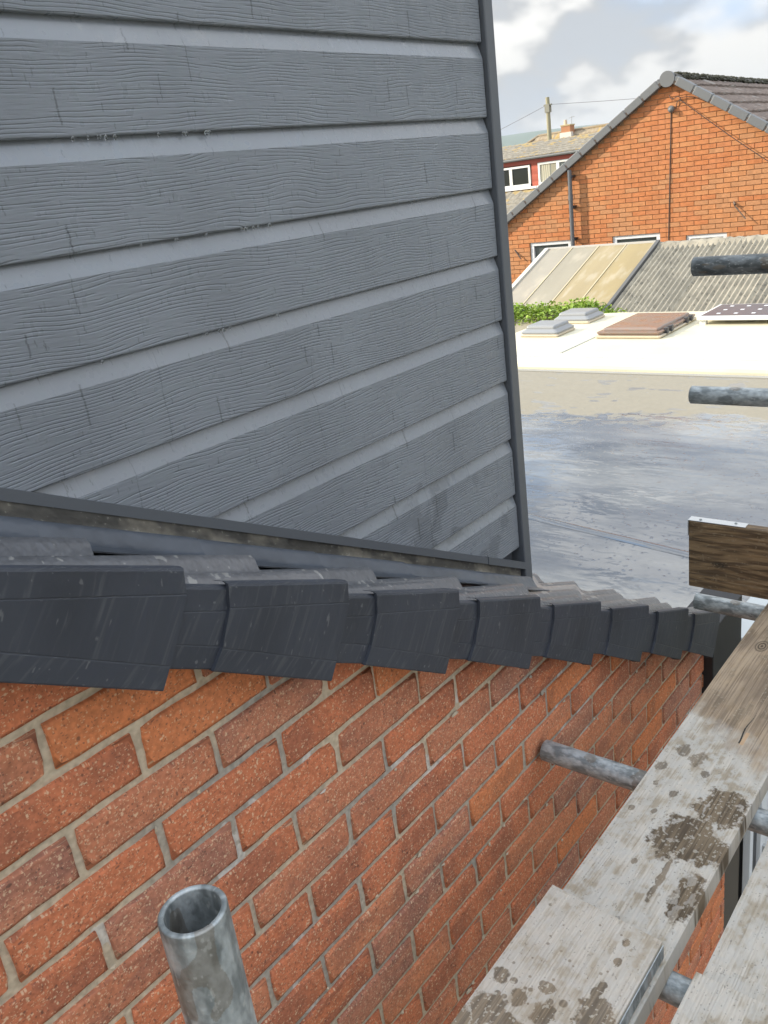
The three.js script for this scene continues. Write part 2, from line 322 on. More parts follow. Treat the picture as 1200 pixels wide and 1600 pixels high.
// roof: deck under the tiles, tiles, verge caps
const G0 = 0.157, GAUGE = 0.31, EAVE_K = 7;
const nose = (k) => G0 + GAUGE * k;
{
  const deck = (za, zb, ya, yb) => sheet(1, 1, (u, v) => [-9 * u - 0.02, ya + (yb - ya) * v, za + (zb - za) * v], (u, v) => [u * 9, v * 5]);
  const a = rp(0, nose(EAVE_K) - 0.02, 0.06);
  const roof = put(house, 'roof', [deck(a[2], ridgeZ, a[1], ridgeY + 0.02), deck(ridgeZ, BACK + 0.3, ridgeY + 0.02, -1.25)], mat([0.05, 0.05, 0.052], 0.8));
  roof.userData.label = 'sloping roof of dark grey and brown profiled tiles';
  const W = 0.3, prof = (x) => { const t = ((x % 0.15) + 0.15) % 0.15, d = Math.abs(t - 0.1125) / 0.036; return d < 1 ? 0.025 * (0.5 + 0.5 * Math.cos(Math.PI * d)) : 0; };
  const tileGeo = (R) => {
    const len = 0.37, n = 24, o = R() * 0.002;
    const base = (s) => 0.109 - (nose(0) - s) * (0.025 / GAUGE);
    const topS = sheet(n, 2, (u, v) => { const x = -u * W, s = nose(0) - len * (1 - v); return rp(x, s, base(s) + prof(x) + o); }, (u, v) => [u * W, v * len]);
    const noseS = sheet(n, 1, (u, v) => { const x = -u * W; return rp(x, nose(0) + (v ? -0.001 : 0), base(nose(0)) + prof(x) + o - 0.016 * v); }, (u, v) => [u * W, v * 0.016]);
    const side = (x) => sheet(1, 1, (u, v) => { const s = nose(0) - len * (1 - u); return rp(x, s, base(s) + o - 0.014 * v); }, (u, v) => [u * len, v * 0.014]);
    return merge([topS, noseS, side(0), side(-W)]);
  };
  const R = rngOf(5), vs = [0, 1, 2, 3, 4].map(() => tileGeo(R));
  const dir = V(...rp(0, 1, 0));
  for (let k = -5; k <= EAVE_K; k++) for (let c = 0; c < (k >= 4 ? 6 : 2); c++) {
    if (k < 4 && c > 1) continue;
    const warm = k >= 5 ? 0.62 : k === 4 ? 0.3 : 0, r = R();
    const o = put(roof, 'roof_tile', vs[Math.floor(R() * 5)], TILE[r < warm ? (R() < 0.6 ? 2 : 1) : R() < 0.5 ? 0 : 3]);
    o.position.copy(dir).multiplyScalar(GAUGE * k); o.position.x = 0.035 - W * c - (R() * 0.004);
  }
  // verge caps
  const prf = (top, bot) => [[0.034, top - 0.002], [0.050, top], [0.0575, top - 0.0015], [0.0592, top - 0.005], [0.0600, top - 0.0315], [0.0595, top - 0.033], [0.0600, top - 0.0345], [0.0602, bot + 0.0315], [0.0597, bot + 0.030], [0.0602, bot + 0.0285], [0.0606, bot + 0.002], [0.0595, bot], [0.048, bot + 0.002]];
  const shell = (s0, s1, t0, t1, b0, b1, dx, curve) => {
    const n = prf(0, 0).length - 1, m = 10;
    const f = (u, v) => { const a = prf(t0 + (t1 - t0) * v, b0 + (b1 - b0) * v), i = Math.min(n, Math.round(u * n)), [x, h] = a[i]; const hh = clamp((h - b0) / (t0 - b0)); const s = s0 + (s1 - s0) * v + (curve ? curve + 0.009 * v : 0) * Math.sin(Math.PI * hh) * (x > 0.0345 ? 1 : 0); return rp(x + dx, s, h); };
    const outer = flat(sheet(n, m, f, (u, v) => [(s0 + (s1 - s0) * v), u * 0.24]));
    const rim = sheet(n, 1, (u, v) => { const p = f(u, 0); return v ? [p[0] - 0.006, p[1] , p[2]] : p; }, (u, v) => [v * 0.01, u * 0.24]);
    const rim2 = sheet(n, 1, (u, v) => { const p = f(u, 1); return v ? p : [p[0] - 0.02, p[1] - 0.004, p[2]]; }, (u, v) => [v * 0.01, u * 0.24]);
    let g = merge([outer, rim, rim2]); return g;
  };
  for (let k = -5; k <= EAVE_K; k++) {
    const s = nose(k), j = (R() - 0.5) * 0.004, L = k === 0 ? 0.02 : 0;
    const cap = put(house, 'verge_cap', shell(s - 0.236 + j, s, 0.116, 0.131, 0.001, -0.021, (R() - 0.5) * 0.003, 0.012), capM);
    put(cap, 'tongue', shell(s - 0.36, s - 0.2, 0.106, 0.112, 0.007, 0.001, -0.0055, 0), capM);
  }
  // eaves: fascia box end, gutter along the eaves
  const e = rp(0, nose(EAVE_K), 0.1);
  put(house, 'soffit_box', rbox(-0.1, 0.034, -1.40, e[1] - 0.06, e[2] - 0.32, e[2] - 0.03, 0.004), blackM);
  const gut = []; const gs = new THREE.Shape(); gs.absarc(0, 0, 0.056, Math.PI, 2 * Math.PI, false); gs.absarc(0, 0, 0.052, 2 * Math.PI, Math.PI, true);
  const gg = new THREE.ExtrudeGeometry(gs, { depth: 8, bevelEnabled: false, curveSegments: 14 }); gg.rotateY(-Math.PI / 2); gg.translate(0.03, e[1] - 0.055, e[2] - 0.02);
  put(house, 'gutter', uvM(gg), blackM);
}

// dormer with its clad cheek
const CX = -0.338;
{
  const roofY = (z, h) => { const s = (-z - h * SN) / CS; return -s * SN + h * CS; };
  const zF = -1.605, zB = 2.2, topY = 1.42;
  const sh = new THREE.Shape(); sh.moveTo(-zF, roofY(zF, 0.0) - 0.1); sh.lineTo(-zF, topY); sh.lineTo(-zB, topY); sh.lineTo(-zB, roofY(zB, 0) - 0.1); sh.closePath();
  const g = new THREE.ExtrudeGeometry(sh, { depth: 5.4, bevelEnabled: false }); g.applyMatrix4(new THREE.Matrix4().makeBasis(V(0, 0, -1), V(0, 1, 0), V(1, 0, 0))); g.translate(CX - 0.03 - 5.4, 0, 0);
  const dormer = put(house, 'dormer', uvM(g), trimM);
  dormer.userData.label = 'dormer cheek clad in grey woodgrain boards';
  // boards: the flat face with the grain, and the smooth bevel above it that runs in under the next board
  const pitch = 0.163, bev = 0.034, R = rngOf(31);
  const baseLine = (z) => 0.1986 + 0.5126 * z + 0.004;
  for (let k = -4; k < 9; k++) {
    const yd = 0.732 - pitch * k;                       // drip edge of this board; it spans yd .. yd + pitch
    const yTop = yd + pitch, zEnd = zF + 0.004;
    // the board runs from the corner trim back to where the roof cuts it off
    const zCut = (y) => Math.max(zEnd, -1e9, Math.min(zB, (y - baseLine(0)) / 0.5126));
    const n = 24, rows = [[yTop + 0.004, -0.0120], [yTop - 0.001, -0.0117], [yTop - bev + 0.003, -0.0011], [yTop - bev, 0], [yd + 0.004, 0], [yd + 0.0012, -0.0006], [yd, -0.003], [yd, -0.0118]];
    const face = (r0, r1) => sheet(n, r1 - r0, (u, v) => { const [y, x] = rows[r0 + Math.round(v * (r1 - r0))]; const z1 = zCut(Math.min(y + 0.0, yTop)); const z = zEnd + (z1 - zEnd) * u; return [CX + x, y, z]; },
      (u, v) => { const [y] = rows[r0 + Math.round(v * (r1 - r0))]; const z1 = zCut(Math.min(y, yTop)); return [zEnd + (z1 - zEnd) * u, y]; });
    if (zCut(yTop) - zEnd < 0.01) continue;
    const board = put(dormer, 'cladding_board', face(3, 7), cladFace);
    put(dormer, 'cladding_bevel', face(0, 3), cladSmooth);
  }
  put(dormer, 'corner_trim', rbox(CX - 0.05, CX + 0.012, roofY(zF, 0.11) - 0.02, topY + 0.02, zF - 0.040, zF - 0.001, 0.004), trimM);
  put(dormer, 'front_panel', box(CX - 5.4, CX - 0.05, roofY(zF, 0.1), topY, zF - 0.03, zF - 0.0, 0, 0), trimM);
  put(dormer, 'dormer_roof', rbox(CX - 5.6, CX + 0.12, topY, topY + 0.16, zF - 0.22, zB + 0.3, 0.01), trimM);
  // base trim along the rake: a slim angle in two lengths
  const slopeBox = (x0, x1, za, zb, up0, up1) => { const P = []; const c = (x, z, o) => [x, baseLine(z) + o, z]; const q = (a, b, d, e) => P.push(...a, ...b, ...d, ...a, ...d, ...e);
    q(c(x1, za, up0), c(x1, zb, up0), c(x1, zb, up1), c(x1, za, up1)); q(c(x0, za, up1), c(x1, za, up1), c(x1, zb, up1), c(x0, zb, up1)); q(c(x0, za, up0), c(x0, zb, up0), c(x1, zb, up0), c(x1, za, up0)); q(c(x0, zb, up0), c(x0, zb, up1), c(x1, zb, up1), c(x1, zb, up0)); q(c(x0, za, up0), c(x1, za, up0), c(x1, za, up1), c(x0, za, up1));
    const g2 = new THREE.BufferGeometry(); g2.setAttribute('position', new THREE.Float32BufferAttribute(P, 3)); g2.computeVertexNormals(); return uvM(g2); };
  put(dormer, 'base_trim', slopeBox(CX - 0.02, CX + 0.011, -1.42, 1.9, -0.021, 0.0), trimM);
  put(dormer, 'base_trim', slopeBox(CX - 0.02, CX + 0.0125, -1.612, -1.4205, -0.0215, 0.0008), trimM);
  // lead upstand under the trim, in two lapped lengths with a soft uneven foot
  const lead = (za, zb, dx) => sheet(60, 5, (u, v) => { const z = za + (zb - za) * u, w = n2(z * 9, 3) - 0.5, y = baseLine(z) - 0.014 - 0.060 * v; return [CX + 0.002 + dx + 0.004 * (n2(z * 22, v * 3, 0, 0, 5)) + (v > 0.75 ? (v - 0.75) * 0.14 : 0), y + 0.006 * w * v, z]; }, (u, v) => [za + (zb - za) * u, v * 0.07]);
  const fl = put(house, 'lead_flashing', [lead(1.8, -0.72, 0.004), lead(-0.68, -1.59, 0)], leadM);
  fl.userData.label = 'stained lead upstand below the grey cladding trim';
  // dark soaker sheets dressed over the tiles, one to a course, free lower edges a little lifted
  const prof = (x) => { const t = (((x - 0.035) % 0.15) + 0.15) % 0.15, d = Math.abs(t - 0.1125) / 0.036; return d < 1 ? 0.025 * (0.5 + 0.5 * Math.cos(Math.PI * d)) : 0; };
  for (let k = -5; k <= 5; k++) {
    const sN = nose(k) + 0.004, len = 0.36, xr = -0.232 + (R() - 0.5) * 0.03, lift = 0.003 + R() * 0.006, cut = 0.02 + R() * 0.05, nk = k;
    const f = (u, v) => { const x = CX + (xr - CX - 0.2 * cut * v) * u, s = sN - len * (1 - v); return rp(x, s, 0.114 + 0.96 * prof(x) + 0.004 * v * u + Math.pow(1 - u, 2) * 0.008 + 0.5 * lift * Math.pow(v, 5) * u - 0.004 * u + 0.007 * (fbm(x * 16, s * 9 + nk * 7, 3) - 0.5) * u * (1.2 - u)); };
    const a = sheet(22, 16, f, (u, v) => [u * 0.18 + k, v * len]);
    const edge = sheet(22, 1, (u, v) => { const p = f(u, 1); return [p[0], p[1] - 0.0025 * v, p[2]]; }), edge2 = sheet(1, 16, (u, v) => { const p = f(1, v); return [p[0], p[1] - 0.0025 * u, p[2]]; });
    put(house, 'lead_soaker', [a, edge, edge2], soakerM);
  }
  // drops hanging along the drip edges
  const drops = [];
  for (const [k, zMin, n] of [[1, -0.72, 15], [2, -0.85, 11], [3, -0.9, 6]]) for (let i = 0; i < n; i++) { const z = -0.3 + (zMin + 0.3) * Math.pow(R(), 0.8), r = 0.0016 + R() * 0.0016, d = new THREE.SphereGeometry(r, 8, 6); d.scale(1, 1.35, 1); d.translate(CX - 0.001, 0.732 - pitch * k - r * 0.9, z); drops.push(d.toNonIndexed()); }
  put(dormer, 'water_drops', drops, mat([0.9, 0.93, 0.95], 0.03, { physical: true, transmission: 1, ior: 1.33, thickness: 0.003 }), 'stuff');
}

// ------------------------------------------------------------------ extension: wet flat roof beyond the eaves
const FY = -1.25;
{
  const x0 = -7.5, x1 = 0.0, z0 = -6.33, z1 = -2.42, W = x1 - x0, L = z1 - z0;
  const ext = thing('flat_roof_extension', 'flat roofed extension with a wet dark membrane, beyond the tiled eaves', 'extension', [0, 0, 0]);
  const silt = (x, z) => { const n = fbm(x * 1.5 + 9, z * 1.5, 5), f = fbm(x * 9, z * 13, 4, 0, 0, 4); const zb = -5.16 + 0.5 * (n - 0.5) + 0.3 * (f - 0.5); let a = step(zb + 0.03, zb - 0.05, z); const crust = fbm(x * 16, z * 26, 3, 0, 0, 8); a = Math.max(a, step(0.55, 0.62, crust) * step(zb + 0.45, zb + 0.02, z) * 0.8); const bare = fbm(x * 7 + 3, z * 10, 3, 0, 0, 12); return a * (1 - 0.6 * step(0.66, 0.74, bare)); };
  const film = (x, z) => fbm(x * 1.1 + 2, z * 2.0 + 5, 5, 0, 0, 21);
  const at = (f) => (u, v) => f(x0 + u * W, z0 + v * L);
  const mp = tex(1536, 1024, at((x, z) => { const s = silt(x, z), d = film(x, z), g = fbm(x * 40, z * 40, 3, 0, 0, 25), sw = fbm(x * 3 + 4 * fbm(x * 2, z * 3, 3), z * 12, 4, 0, 0, 29); let c = mixc([0.085, 0.10, 0.125], [0.235, 0.236, 0.228], step(0.30, 0.66, d * 0.8 + sw * 0.2)); c = mixc(c, [0.215, 0.19, 0.14], s); const k = 0.92 + 0.16 * g; return c.map((q) => q * k); }));
  const rm = tex(1536, 1024, at((x, z) => { const s = silt(x, z), d = fbm(x * 2.4, z * 3.4, 4, 0, 0, 33); return 0.05 + 0.10 * step(0.45, 0.7, d) + 0.85 * s; }), { srgb: false });
  const bm = tex(1536, 1024, at((x, z) => { const s = silt(x, z); const w = fbm(x * 2.2 + 2.5 * fbm(x * 1.4, z * 2, 3, 0, 0, 41), z * 7, 4, 0, 0, 43), f = fbm(x * 26, z * 40, 3, 0, 0, 47), peb = fbm(x * 60, z * 60, 2, 0, 0, 48); return 0.30 * w + 0.03 * f + 0.22 * s + (peb > 0.82 ? 0.08 : 0); }), { srgb: false });
  const mem = mat([1, 1, 1], 1, { physical: true, map: mp, roughnessMap: rm, bumpMap: bm, bumpScale: 0.014, ior: 2.0 });
  put(ext, 'roof_membrane', sheet(1, 1, (u, v) => [x0 + W * u, FY, z0 + L * (1 - v)], (u, v) => [u, 1 - v]), mem);
  put(ext, 'roof_slab', box(x0, x1 - 0.002, FY - 0.25, FY - 0.006, z0 + 0.003, z1), mat([0.2, 0.2, 0.19], 0.8));
  // lapped seams of the membrane
  const seamM = mem;
  const seam = (ax, az, bx, bz, w) => { const d = V(bx - ax, 0, bz - az), len = d.length(); d.normalize(); const n = V(-d.z, 0, d.x); return put(ext, 'membrane_seam', sheet(40, 6, (u, v) => { const q = (v - 0.5) * w, hgt = 0.002 + 0.0045 * (1 - Math.pow(Math.abs(v - 0.5) * 2, 2)) * (0.5 + n2(u * 14, 4)); return [ax + d.x * len * u + n.x * q, FY + (v === 0 || v === 1 ? 0.001 : hgt), az + d.z * len * u + n.z * q]; }, (u, v) => { const q = (v - 0.5) * w; return [(ax + d.x * len * u + n.x * q - x0) / W, (az + d.z * len * u + n.z * q - z0) / L]; }), seamM); };
  seam(-2.6, -3.50, -0.06, -3.07, 0.06);
  // pale edge trim along the open side and kerb at the far edge
  put(ext, 'edge_trim', [rbox(x1 - 0.045, x1 + 0.05, FY - 0.11, FY + 0.028, z0 - 0.03, z1 - 0.04, 0.008)], mat([0.52, 0.54, 0.53], 0.35));
  put(ext, 'far_kerb', [rbox(x0, x1 - 0.05, FY - 0.16, FY + 0.012, z0 - 0.05, z0 - 0.002, 0.006)], mat([0.3, 0.29, 0.26], 0.7));
  // side of the extension under the roof: an open store beside the house wall, then a white framed door
  const ren = mat([0.28, 0.25, 0.21], 0.9), yt = FY - 0.256;
  put(ext, 'side_wall', box(-0.24, -0.14, GROUND, yt, z0 + 0.05, -3.05), ren);
  put(ext, 'store_wall', box(-3.1, -3.0, GROUND, yt, z0 + 0.05, z1 - 0.04), ren); put(ext, 'store_wall', box(-2.995, -0.245, GROUND, yt, z0 + 0.05, z0 + 0.15), ren); put(ext, 'store_wall', box(-2.995, -0.14, GROUND, yt, z1 - 0.14, z1 - 0.04), ren);
  put(ext, 'outer_wall', box(x0, x0 + 0.1, GROUND, yt, z0 + 0.05, z1 - 0.04), ren); put(ext, 'outer_wall', box(x0 + 0.105, -3.105, GROUND, yt, z0 + 0.05, z0 + 0.15), ren);
  const door = put(ext, 'door', rbox(-0.16, -0.105, GROUND + 0.02, -1.62, -3.95, -3.06, 0.004), mat([0.02, 0.021, 0.024], 0.3));
  for (const [a, b] of [[-3.085, -3.04], [-3.30, -3.21], [-4.0, -3.95]]) put(door, 'door_post', rbox(-0.12, -0.085, GROUND, -1.6, a, b, 0.004), whiteM);
  put(door, 'door_panel', rbox(-0.112, -0.094, GROUND + 0.1, -1.7, -3.9, -3.34, 0.004), whiteM);
  put(door, 'door_handle', rbox(-0.09, -0.06, -2.95, -2.82, -3.26, -3.235, 0.006), mat([0.5, 0.5, 0.5], 0.3, { metalness: 1 }));
}

// ------------------------------------------------------------------ scaffold: tubes and boards
const galvMap = (seed, dark) => tex(256, 256, (u, v) => { const a = fbm(u * 14, v * 14, 5, 14, 14, seed), b = fbm(u * 40, v * 40, 3, 40, 40, seed + 1), r = fbm(u * 5, v * 5, 3, 5, 5, seed + 2); let c = mixc([0.17, 0.185, 0.185], [0.36, 0.38, 0.38], step(0.3, 0.7, a)).map((x) => x * dark * (0.75 + 0.5 * b)); if (r > 0.69) c = mixc(c, [0.17, 0.12, 0.07], 0.45); if (b > 0.74) c = mixc(c, [0.5, 0.49, 0.46], 0.4); return c; }, { size: [0.15, 0.3] });
const galvBump = tex(256, 256, (u, v) => fbm(u * 30, v * 30, 4, 30, 30, 181), { srgb: false, size: [0.15, 0.15] });
const galv = mat([1, 1, 1], 0.5, { map: galvMap(171, 1.15), bumpMap: galvBump, bumpScale: 0.0008, metalness: 0.35 });
const darkSteel = mat([1, 1, 1], 0.5, { map: galvMap(191, 0.5), bumpMap: galvBump, bumpScale: 0.0008, metalness: 0.35 });  // galvanised pattern in a darker tone, used on the upper guard rail
function tube(a, b, label, m, r = 0.0242) {
  const d = b.clone().sub(a), len = d.length(), pts = [[r - 0.004, 0.0], [r - 0.0012, 0], [r, 0.0014], [r, len - 0.0014], [r - 0.0012, len], [r - 0.0042, len], [r - 0.0046, len - 0.002], [r - 0.0046, 0.002], [r - 0.004, 0.0]].map(([x, y]) => new THREE.Vector2(x, y));
  const g = new THREE.LatheGeometry(pts, 40), q = g.attributes.position, uv = g.attributes.uv;
  for (let i = 0; i < q.count; i++) uv.setXY(i, uv.getX(i) * 0.15, q.getY(i));
  const o = put(scene, 'scaffold_tube', g.toNonIndexed(), m);
  o.position.copy(a); o.quaternion.setFromUnitVectors(V(0, 1, 0), d.normalize());
  return tag(o, label, 'tube', 'scaffold tubes');
}
const PY = -0.75, BT = 0.034, TY = PY - BT - 0.0245;
tube(V(0.449, GROUND, 0.124), V(0.449, -0.002, 0.124), 'upright galvanised tube with open end, standing in front of the brick wall', galv);
tube(V(0.013, TY, -1.077), V(1.5, TY, -1.085), 'galvanised tube whose end stops at the brick wall, under the footprinted board', galv);
tube(V(0.046, 0.152, -1.93), V(1.55, 0.146, -1.94), 'dark upper guard rail tube, level with the corrugated roof', darkSteel);
tube(V(0.040, -0.188, -1.93), V(1.55, -0.184, -1.935), 'grey lower guard rail tube, its end above the wet flat roof', mat([1, 1, 1], 0.5, { map: galv.map, bumpMap: galvBump, bumpScale: 0.0008, metalness: 0.35 }));
tube(V(0.048, TY - 0.016, -1.945), V(1.55, TY - 0.016, -1.93), 'short looking tube end just below the brown toe board', galv);
tube(V(0.30, TY, -0.632), V(1.5, TY, -0.632), 'tube crossing the gap between the boards at the bottom', galv);
for (const z of [-1.99, -0.69]) { tube(V(1.38, GROUND, z), V(1.38, 0.7, z), z < -1 ? 'outer upright tube carrying the guard rails' : 'outer upright tube beside the near boards', galv); }

function woodMap(w, h, wm, hm, fn) {            // u across the board (wm metres), v along it (hm metres)
  return tex(w, h, (u, v) => fn(u * wm, v * hm), { size: [wm, hm] });
}
const grain = (x, z, s) => fbm(x * 420 + 9 * fbm(x * 7, z * 1.6, 3, 0, 0, s + 3), z * 7, 3, 0, 0, s);
const paleWood = (x, z, s, dust = 1) => { const g = grain(x, z, s), d = fbm(x * 40, z * 26, 5, 0, 0, s + 7), sp = fbm(x * 330, z * 260, 2, 0, 0, s + 8); let c = mixc([0.34, 0.282, 0.205], [0.51, 0.46, 0.39], step(0.3, 0.62, d * 0.75 + g * 0.25)); c = c.map((q) => q * (0.86 + 0.26 * g)); c = mixc(c, [0.475, 0.445, 0.395], dust * step(0.35, 0.7, fbm(x * 90, z * 70, 3, 0, 0, s + 11)) * 0.75); if (sp > 0.8) c = mixc(c, [0.16, 0.15, 0.13], 0.6); return c; };
const wetWood = (x, z, s) => { const g = grain(x, z, s), b = fbm(x * 30, z * 14, 4, 0, 0, s + 5); let c = mixc([0.075, 0.052, 0.03], [0.19, 0.138, 0.084], step(0.3, 0.7, g * 0.6 + b * 0.4)); if (fbm(x * 240, z * 200, 2, 0, 0, s + 9) > 0.72) c = mixc(c, [0.5, 0.46, 0.38], 0.5); return c; };
const blot = (x, z, cx, cz, rx, rz, rough, s) => { const n = fbm(x * 60 + s, z * 60, 3, 0, 0, s) - 0.5, m = fbm(x * 330, z * 330, 3, 0, 0, s + 2) - 0.5; const d = Math.hypot((x - cx) / rx, (z - cz) / rz) + rough * n + 0.35 * m; return step(1.12, 0.86, d); };
function boardBump(seed) { return tex(512, 1024, (u, v) => { const x = u * 0.22, z = v * 1.0; return 0.45 * grain(x, z, seed) + 0.55 * fbm(x * 120, z * 90, 2, 0, 0, seed + 4); }, { srgb: false, size: [0.22, 1.0] }); }
const bumpA = boardBump(201), bumpB = boardBump(217);
function board(x0, x1, yTop, z0, z1, m, label, skew = 0) {     // board lying flat, base corner at its own origin
  const w = x1 - x0, l = z1 - z0, nz = 14, g = new THREE.BoxGeometry(w, BT, l, 4, 1, nz);
  const p = g.attributes.position, R = rngOf(Math.floor(1000 * (x0 + 5) + 77 * z0 + 9000));
  const wob = (z, s) => (n2(z * 4, s * 3.7, 0, 0, 9) - 0.5) * 0.0016;
  for (let i = 0; i < p.count; i++) { let x = p.getX(i), y = p.getY(i), z = p.getZ(i); if (Math.abs(Math.abs(x) - w / 2) < 1e-6) { x += wob(z, Math.sign(x) + x0) ; if (y > 0) { x -= Math.sign(x) * 0.002; } } if (Math.abs(Math.abs(z) - l / 2) < 1e-6 && y > 0) z -= Math.sign(z) * 0.0015; if (z < -l / 2 + 0.01) z += skew * x; p.setXYZ(i, x, y, z); }
  g.computeVertexNormals();
  const g2 = uvM(g.toNonIndexed()), uv = g2.attributes.uv, q = g2.attributes.position;
  for (let i = 0; i < uv.count; i++) uv.setXY(i, q.getX(i) + w / 2 + (Math.abs(q.getY(i)) < BT / 2 - 1e-4 ? 0.1 : 0), q.getZ(i) + l / 2);
  const o = put(scene, 'scaffold_board', g2, m); o.position.set((x0 + x1) / 2, yTop - BT / 2, (z0 + z1) / 2);
  return tag(o, label, 'scaffold board', 'scaffold boards');
}
// main board: brown wet wood at the far end, cement dust nearer, wet boot prints
{
  const X0 = 0.27, Z0 = -2.06, Lz = 2.13, w = 0.212;
  const m = woodMap(320, 2048, w, Lz, (a, b) => {
    const x = X0 + a, z = Z0 + b, pale = paleWood(x, z, 301), wet = wetWood(x, z, 311);
    const edge = -1.19 - (x - 0.38) * -0.25 + 0.24 * (fbm(x * 22, z * 12, 4, 0, 0, 317) - 0.5) - 0.1 * step(0.36, 0.28, x);
    const far = step(edge + 0.05, edge - 0.07, z) * 0.9; let t = 0.45 * far * step(0.5, 0.62, fbm(x * 30, z * 11, 4, 0, 0, 323));
    const tread = (s) => 0.55 + 0.45 * step(0.42, 0.5, fbm(x * 75, z * 75, 2, 0, 0, s));
    const ring = (cx, cz, r) => { const d = Math.hypot((x - cx) / 0.052, (z - cz) / 0.062); return 1 - 0.6 * (1 - step(0.03, 0.10, Math.abs(d - r + 0.3 * (fbm(x * 90, z * 90, 2, 0, 0, 333) - 0.5)))) * step(0.48, 0.6, fbm(x * 110, z * 110, 2, 0, 0, 331)); };
    t = Math.max(t, blot(x, z, 0.438, -1.012, 0.044, 0.056, 0.9, 341) * ring(0.445, -1.0, 0.62));
    t = Math.max(t, blot(x, z, 0.398, -0.905, 0.048, 0.062, 0.9, 342) * ring(0.392, -0.915, 0.5), blot(x, z, 0.452, -0.89, 0.03, 0.045, 0.9, 343));
    t = Math.max(t, blot(x, z, 0.457, -0.762, 0.024, 0.068, 0.9, 344) * tread(351), blot(x, z, 0.405, -0.79, 0.006, 0.055, 1.2, 345) * 0.8);
    for (const [cx, cz, r] of [[0.288, -1.08, 0.011], [0.341, -1.007, 0.009], [0.31, -1.15, 0.014], [0.345, -1.13, 0.016], [0.30, -1.02, 0.006], [0.375, -1.09, 0.008], [0.33, -0.94, 0.005], [0.29, -0.93, 0.006], [0.35, -0.80, 0.005]]) t = Math.max(t, blot(x, z, cx, cz, r, r * 1.5, 1.1, 360 + Math.round(cx * 1000)) * 0.75);
    const brown = mixc([0.15, 0.095, 0.052], [0.37, 0.265, 0.165], step(0.3, 0.7, grain(x, z, 311) * 0.5 + fbm(x * 24, z * 9, 4, 0, 0, 319) * 0.5));
    let c = mixc(mixc(pale, brown, far), wet, t);
    const kn = Math.hypot((x - 0.325) / 0.016, (z + 1.64) / 0.03); if (kn < 1.25) c = mixc(c, [0.06, 0.038, 0.022], step(1.25, 0.7, kn) * (0.6 + 0.4 * Math.sin(kn * 16)));
    const sp = Math.abs(x - 0.3975 - 0.002 * Math.sin(z * 60)) < 0.0016 * step(-1.37, -1.25, z) && z < -1.225 && z > -1.37; if (sp) c = [0.02, 0.016, 0.012];
    if (x > 0.401 && x < 0.409 && z > -1.27 && z < -1.222) c = mixc(c, [0.5, 0.3, 0.15], 0.7);
    return c;
  });
  board(X0, X0 + w, PY, Z0, Z0 + Lz, mat([1, 1, 1], 0.8, { map: m, bumpMap: bumpA, bumpScale: 0.0022 }), 'long scaffold board with wet boot prints, brown at its far end');
}
// short board lapped on top of it
{
  const X0 = 0.268, w = 0.205, Z0 = -0.638, Lz = 0.68;
  const m = woodMap(384, 1024, w, Lz, (a, b) => {
    const x = X0 + a, z = Z0 + b, pale = mixc(paleWood(x, z, 401), [0.55, 0.47, 0.38], 0.25), wet = wetWood(x, z, 411).map((q, i) => q * 1.25);
    let t = 0; const R = rngOf(44);
    for (const [cx, cz, rx, rz] of [[0.288, -0.44, 0.014, 0.016], [0.297, -0.379, 0.03, 0.03], [0.29, -0.335, 0.03, 0.03], [0.362, -0.456, 0.012, 0.011], [0.377, -0.418, 0.02, 0.016], [0.443, -0.455, 0.03, 0.035], [0.425, -0.495, 0.008, 0.02], [0.427, -0.597, 0.007, 0.009], [0.428, -0.558, 0.006, 0.008], [0.332, -0.421, 0.012, 0.014], [0.34, -0.37, 0.03, 0.02], [0.40, -0.37, 0.02, 0.03]]) t = Math.max(t, blot(x, z, cx, cz, rx, rz, 1.1, 420 + Math.round(cx * 999)));
    for (let k = 0; k < 46; k++) { const cx = 0.30 + R() * 0.15, cz = -0.47 + R() * 0.14, r = 0.002 + R() * 0.005; t = Math.max(t, step(1.1, 0.8, Math.hypot((x - cx) / r, (z - cz) / r)) * 0.9); }
    for (let k = 0; k < 30; k++) { const cx = 0.27 + R() * 0.2, cz = -0.62 + R() * 0.2, r = 0.001 + R() * 0.0022; t = Math.max(t, step(1.1, 0.8, Math.hypot((x - cx) / r, (z - cz) / r)) * 0.7); }
    return mixc(pale, wet, t * 0.85);
  });
  board(X0, X0 + w, PY + BT + 0.001, Z0, Z0 + Lz, mat([1, 1, 1], 0.82, { map: m, bumpMap: bumpB, bumpScale: 0.0024 }), 'spotted pale scaffold board end lapped over the long board', 0.08);
  const hoop = put(scene.children[scene.children.length - 1], 'end_band', rbox(w / 2 - 0.0005, w / 2 + 0.0015, -BT / 2 + 0.004, BT / 2 - 0.004, -Lz / 2 + 0.012, Lz / 2 - 0.02, 0.0006), galv);
  hoop.userData.label = 'grey galvanised edge band';
}
const paleM = (seed, bump) => mat([1, 1, 1], 0.85, { map: woodMap(320, 1024, 0.225, 1.4, (a, b) => paleWood(a + seed, b, 500 + seed, 0.9)), bumpMap: bump, bumpScale: 0.0024 });
board(0.531, 0.745, PY, -2.06, 0.3, paleM(3, bumpB), 'pale scaffold board on the far right, beyond the dark gap');
board(0.532, 0.742, PY + BT + 0.001, -0.602, 0.5, paleM(7, bumpA), 'pale grained board end lapped on the right hand board, bottom right corner', 0.02);
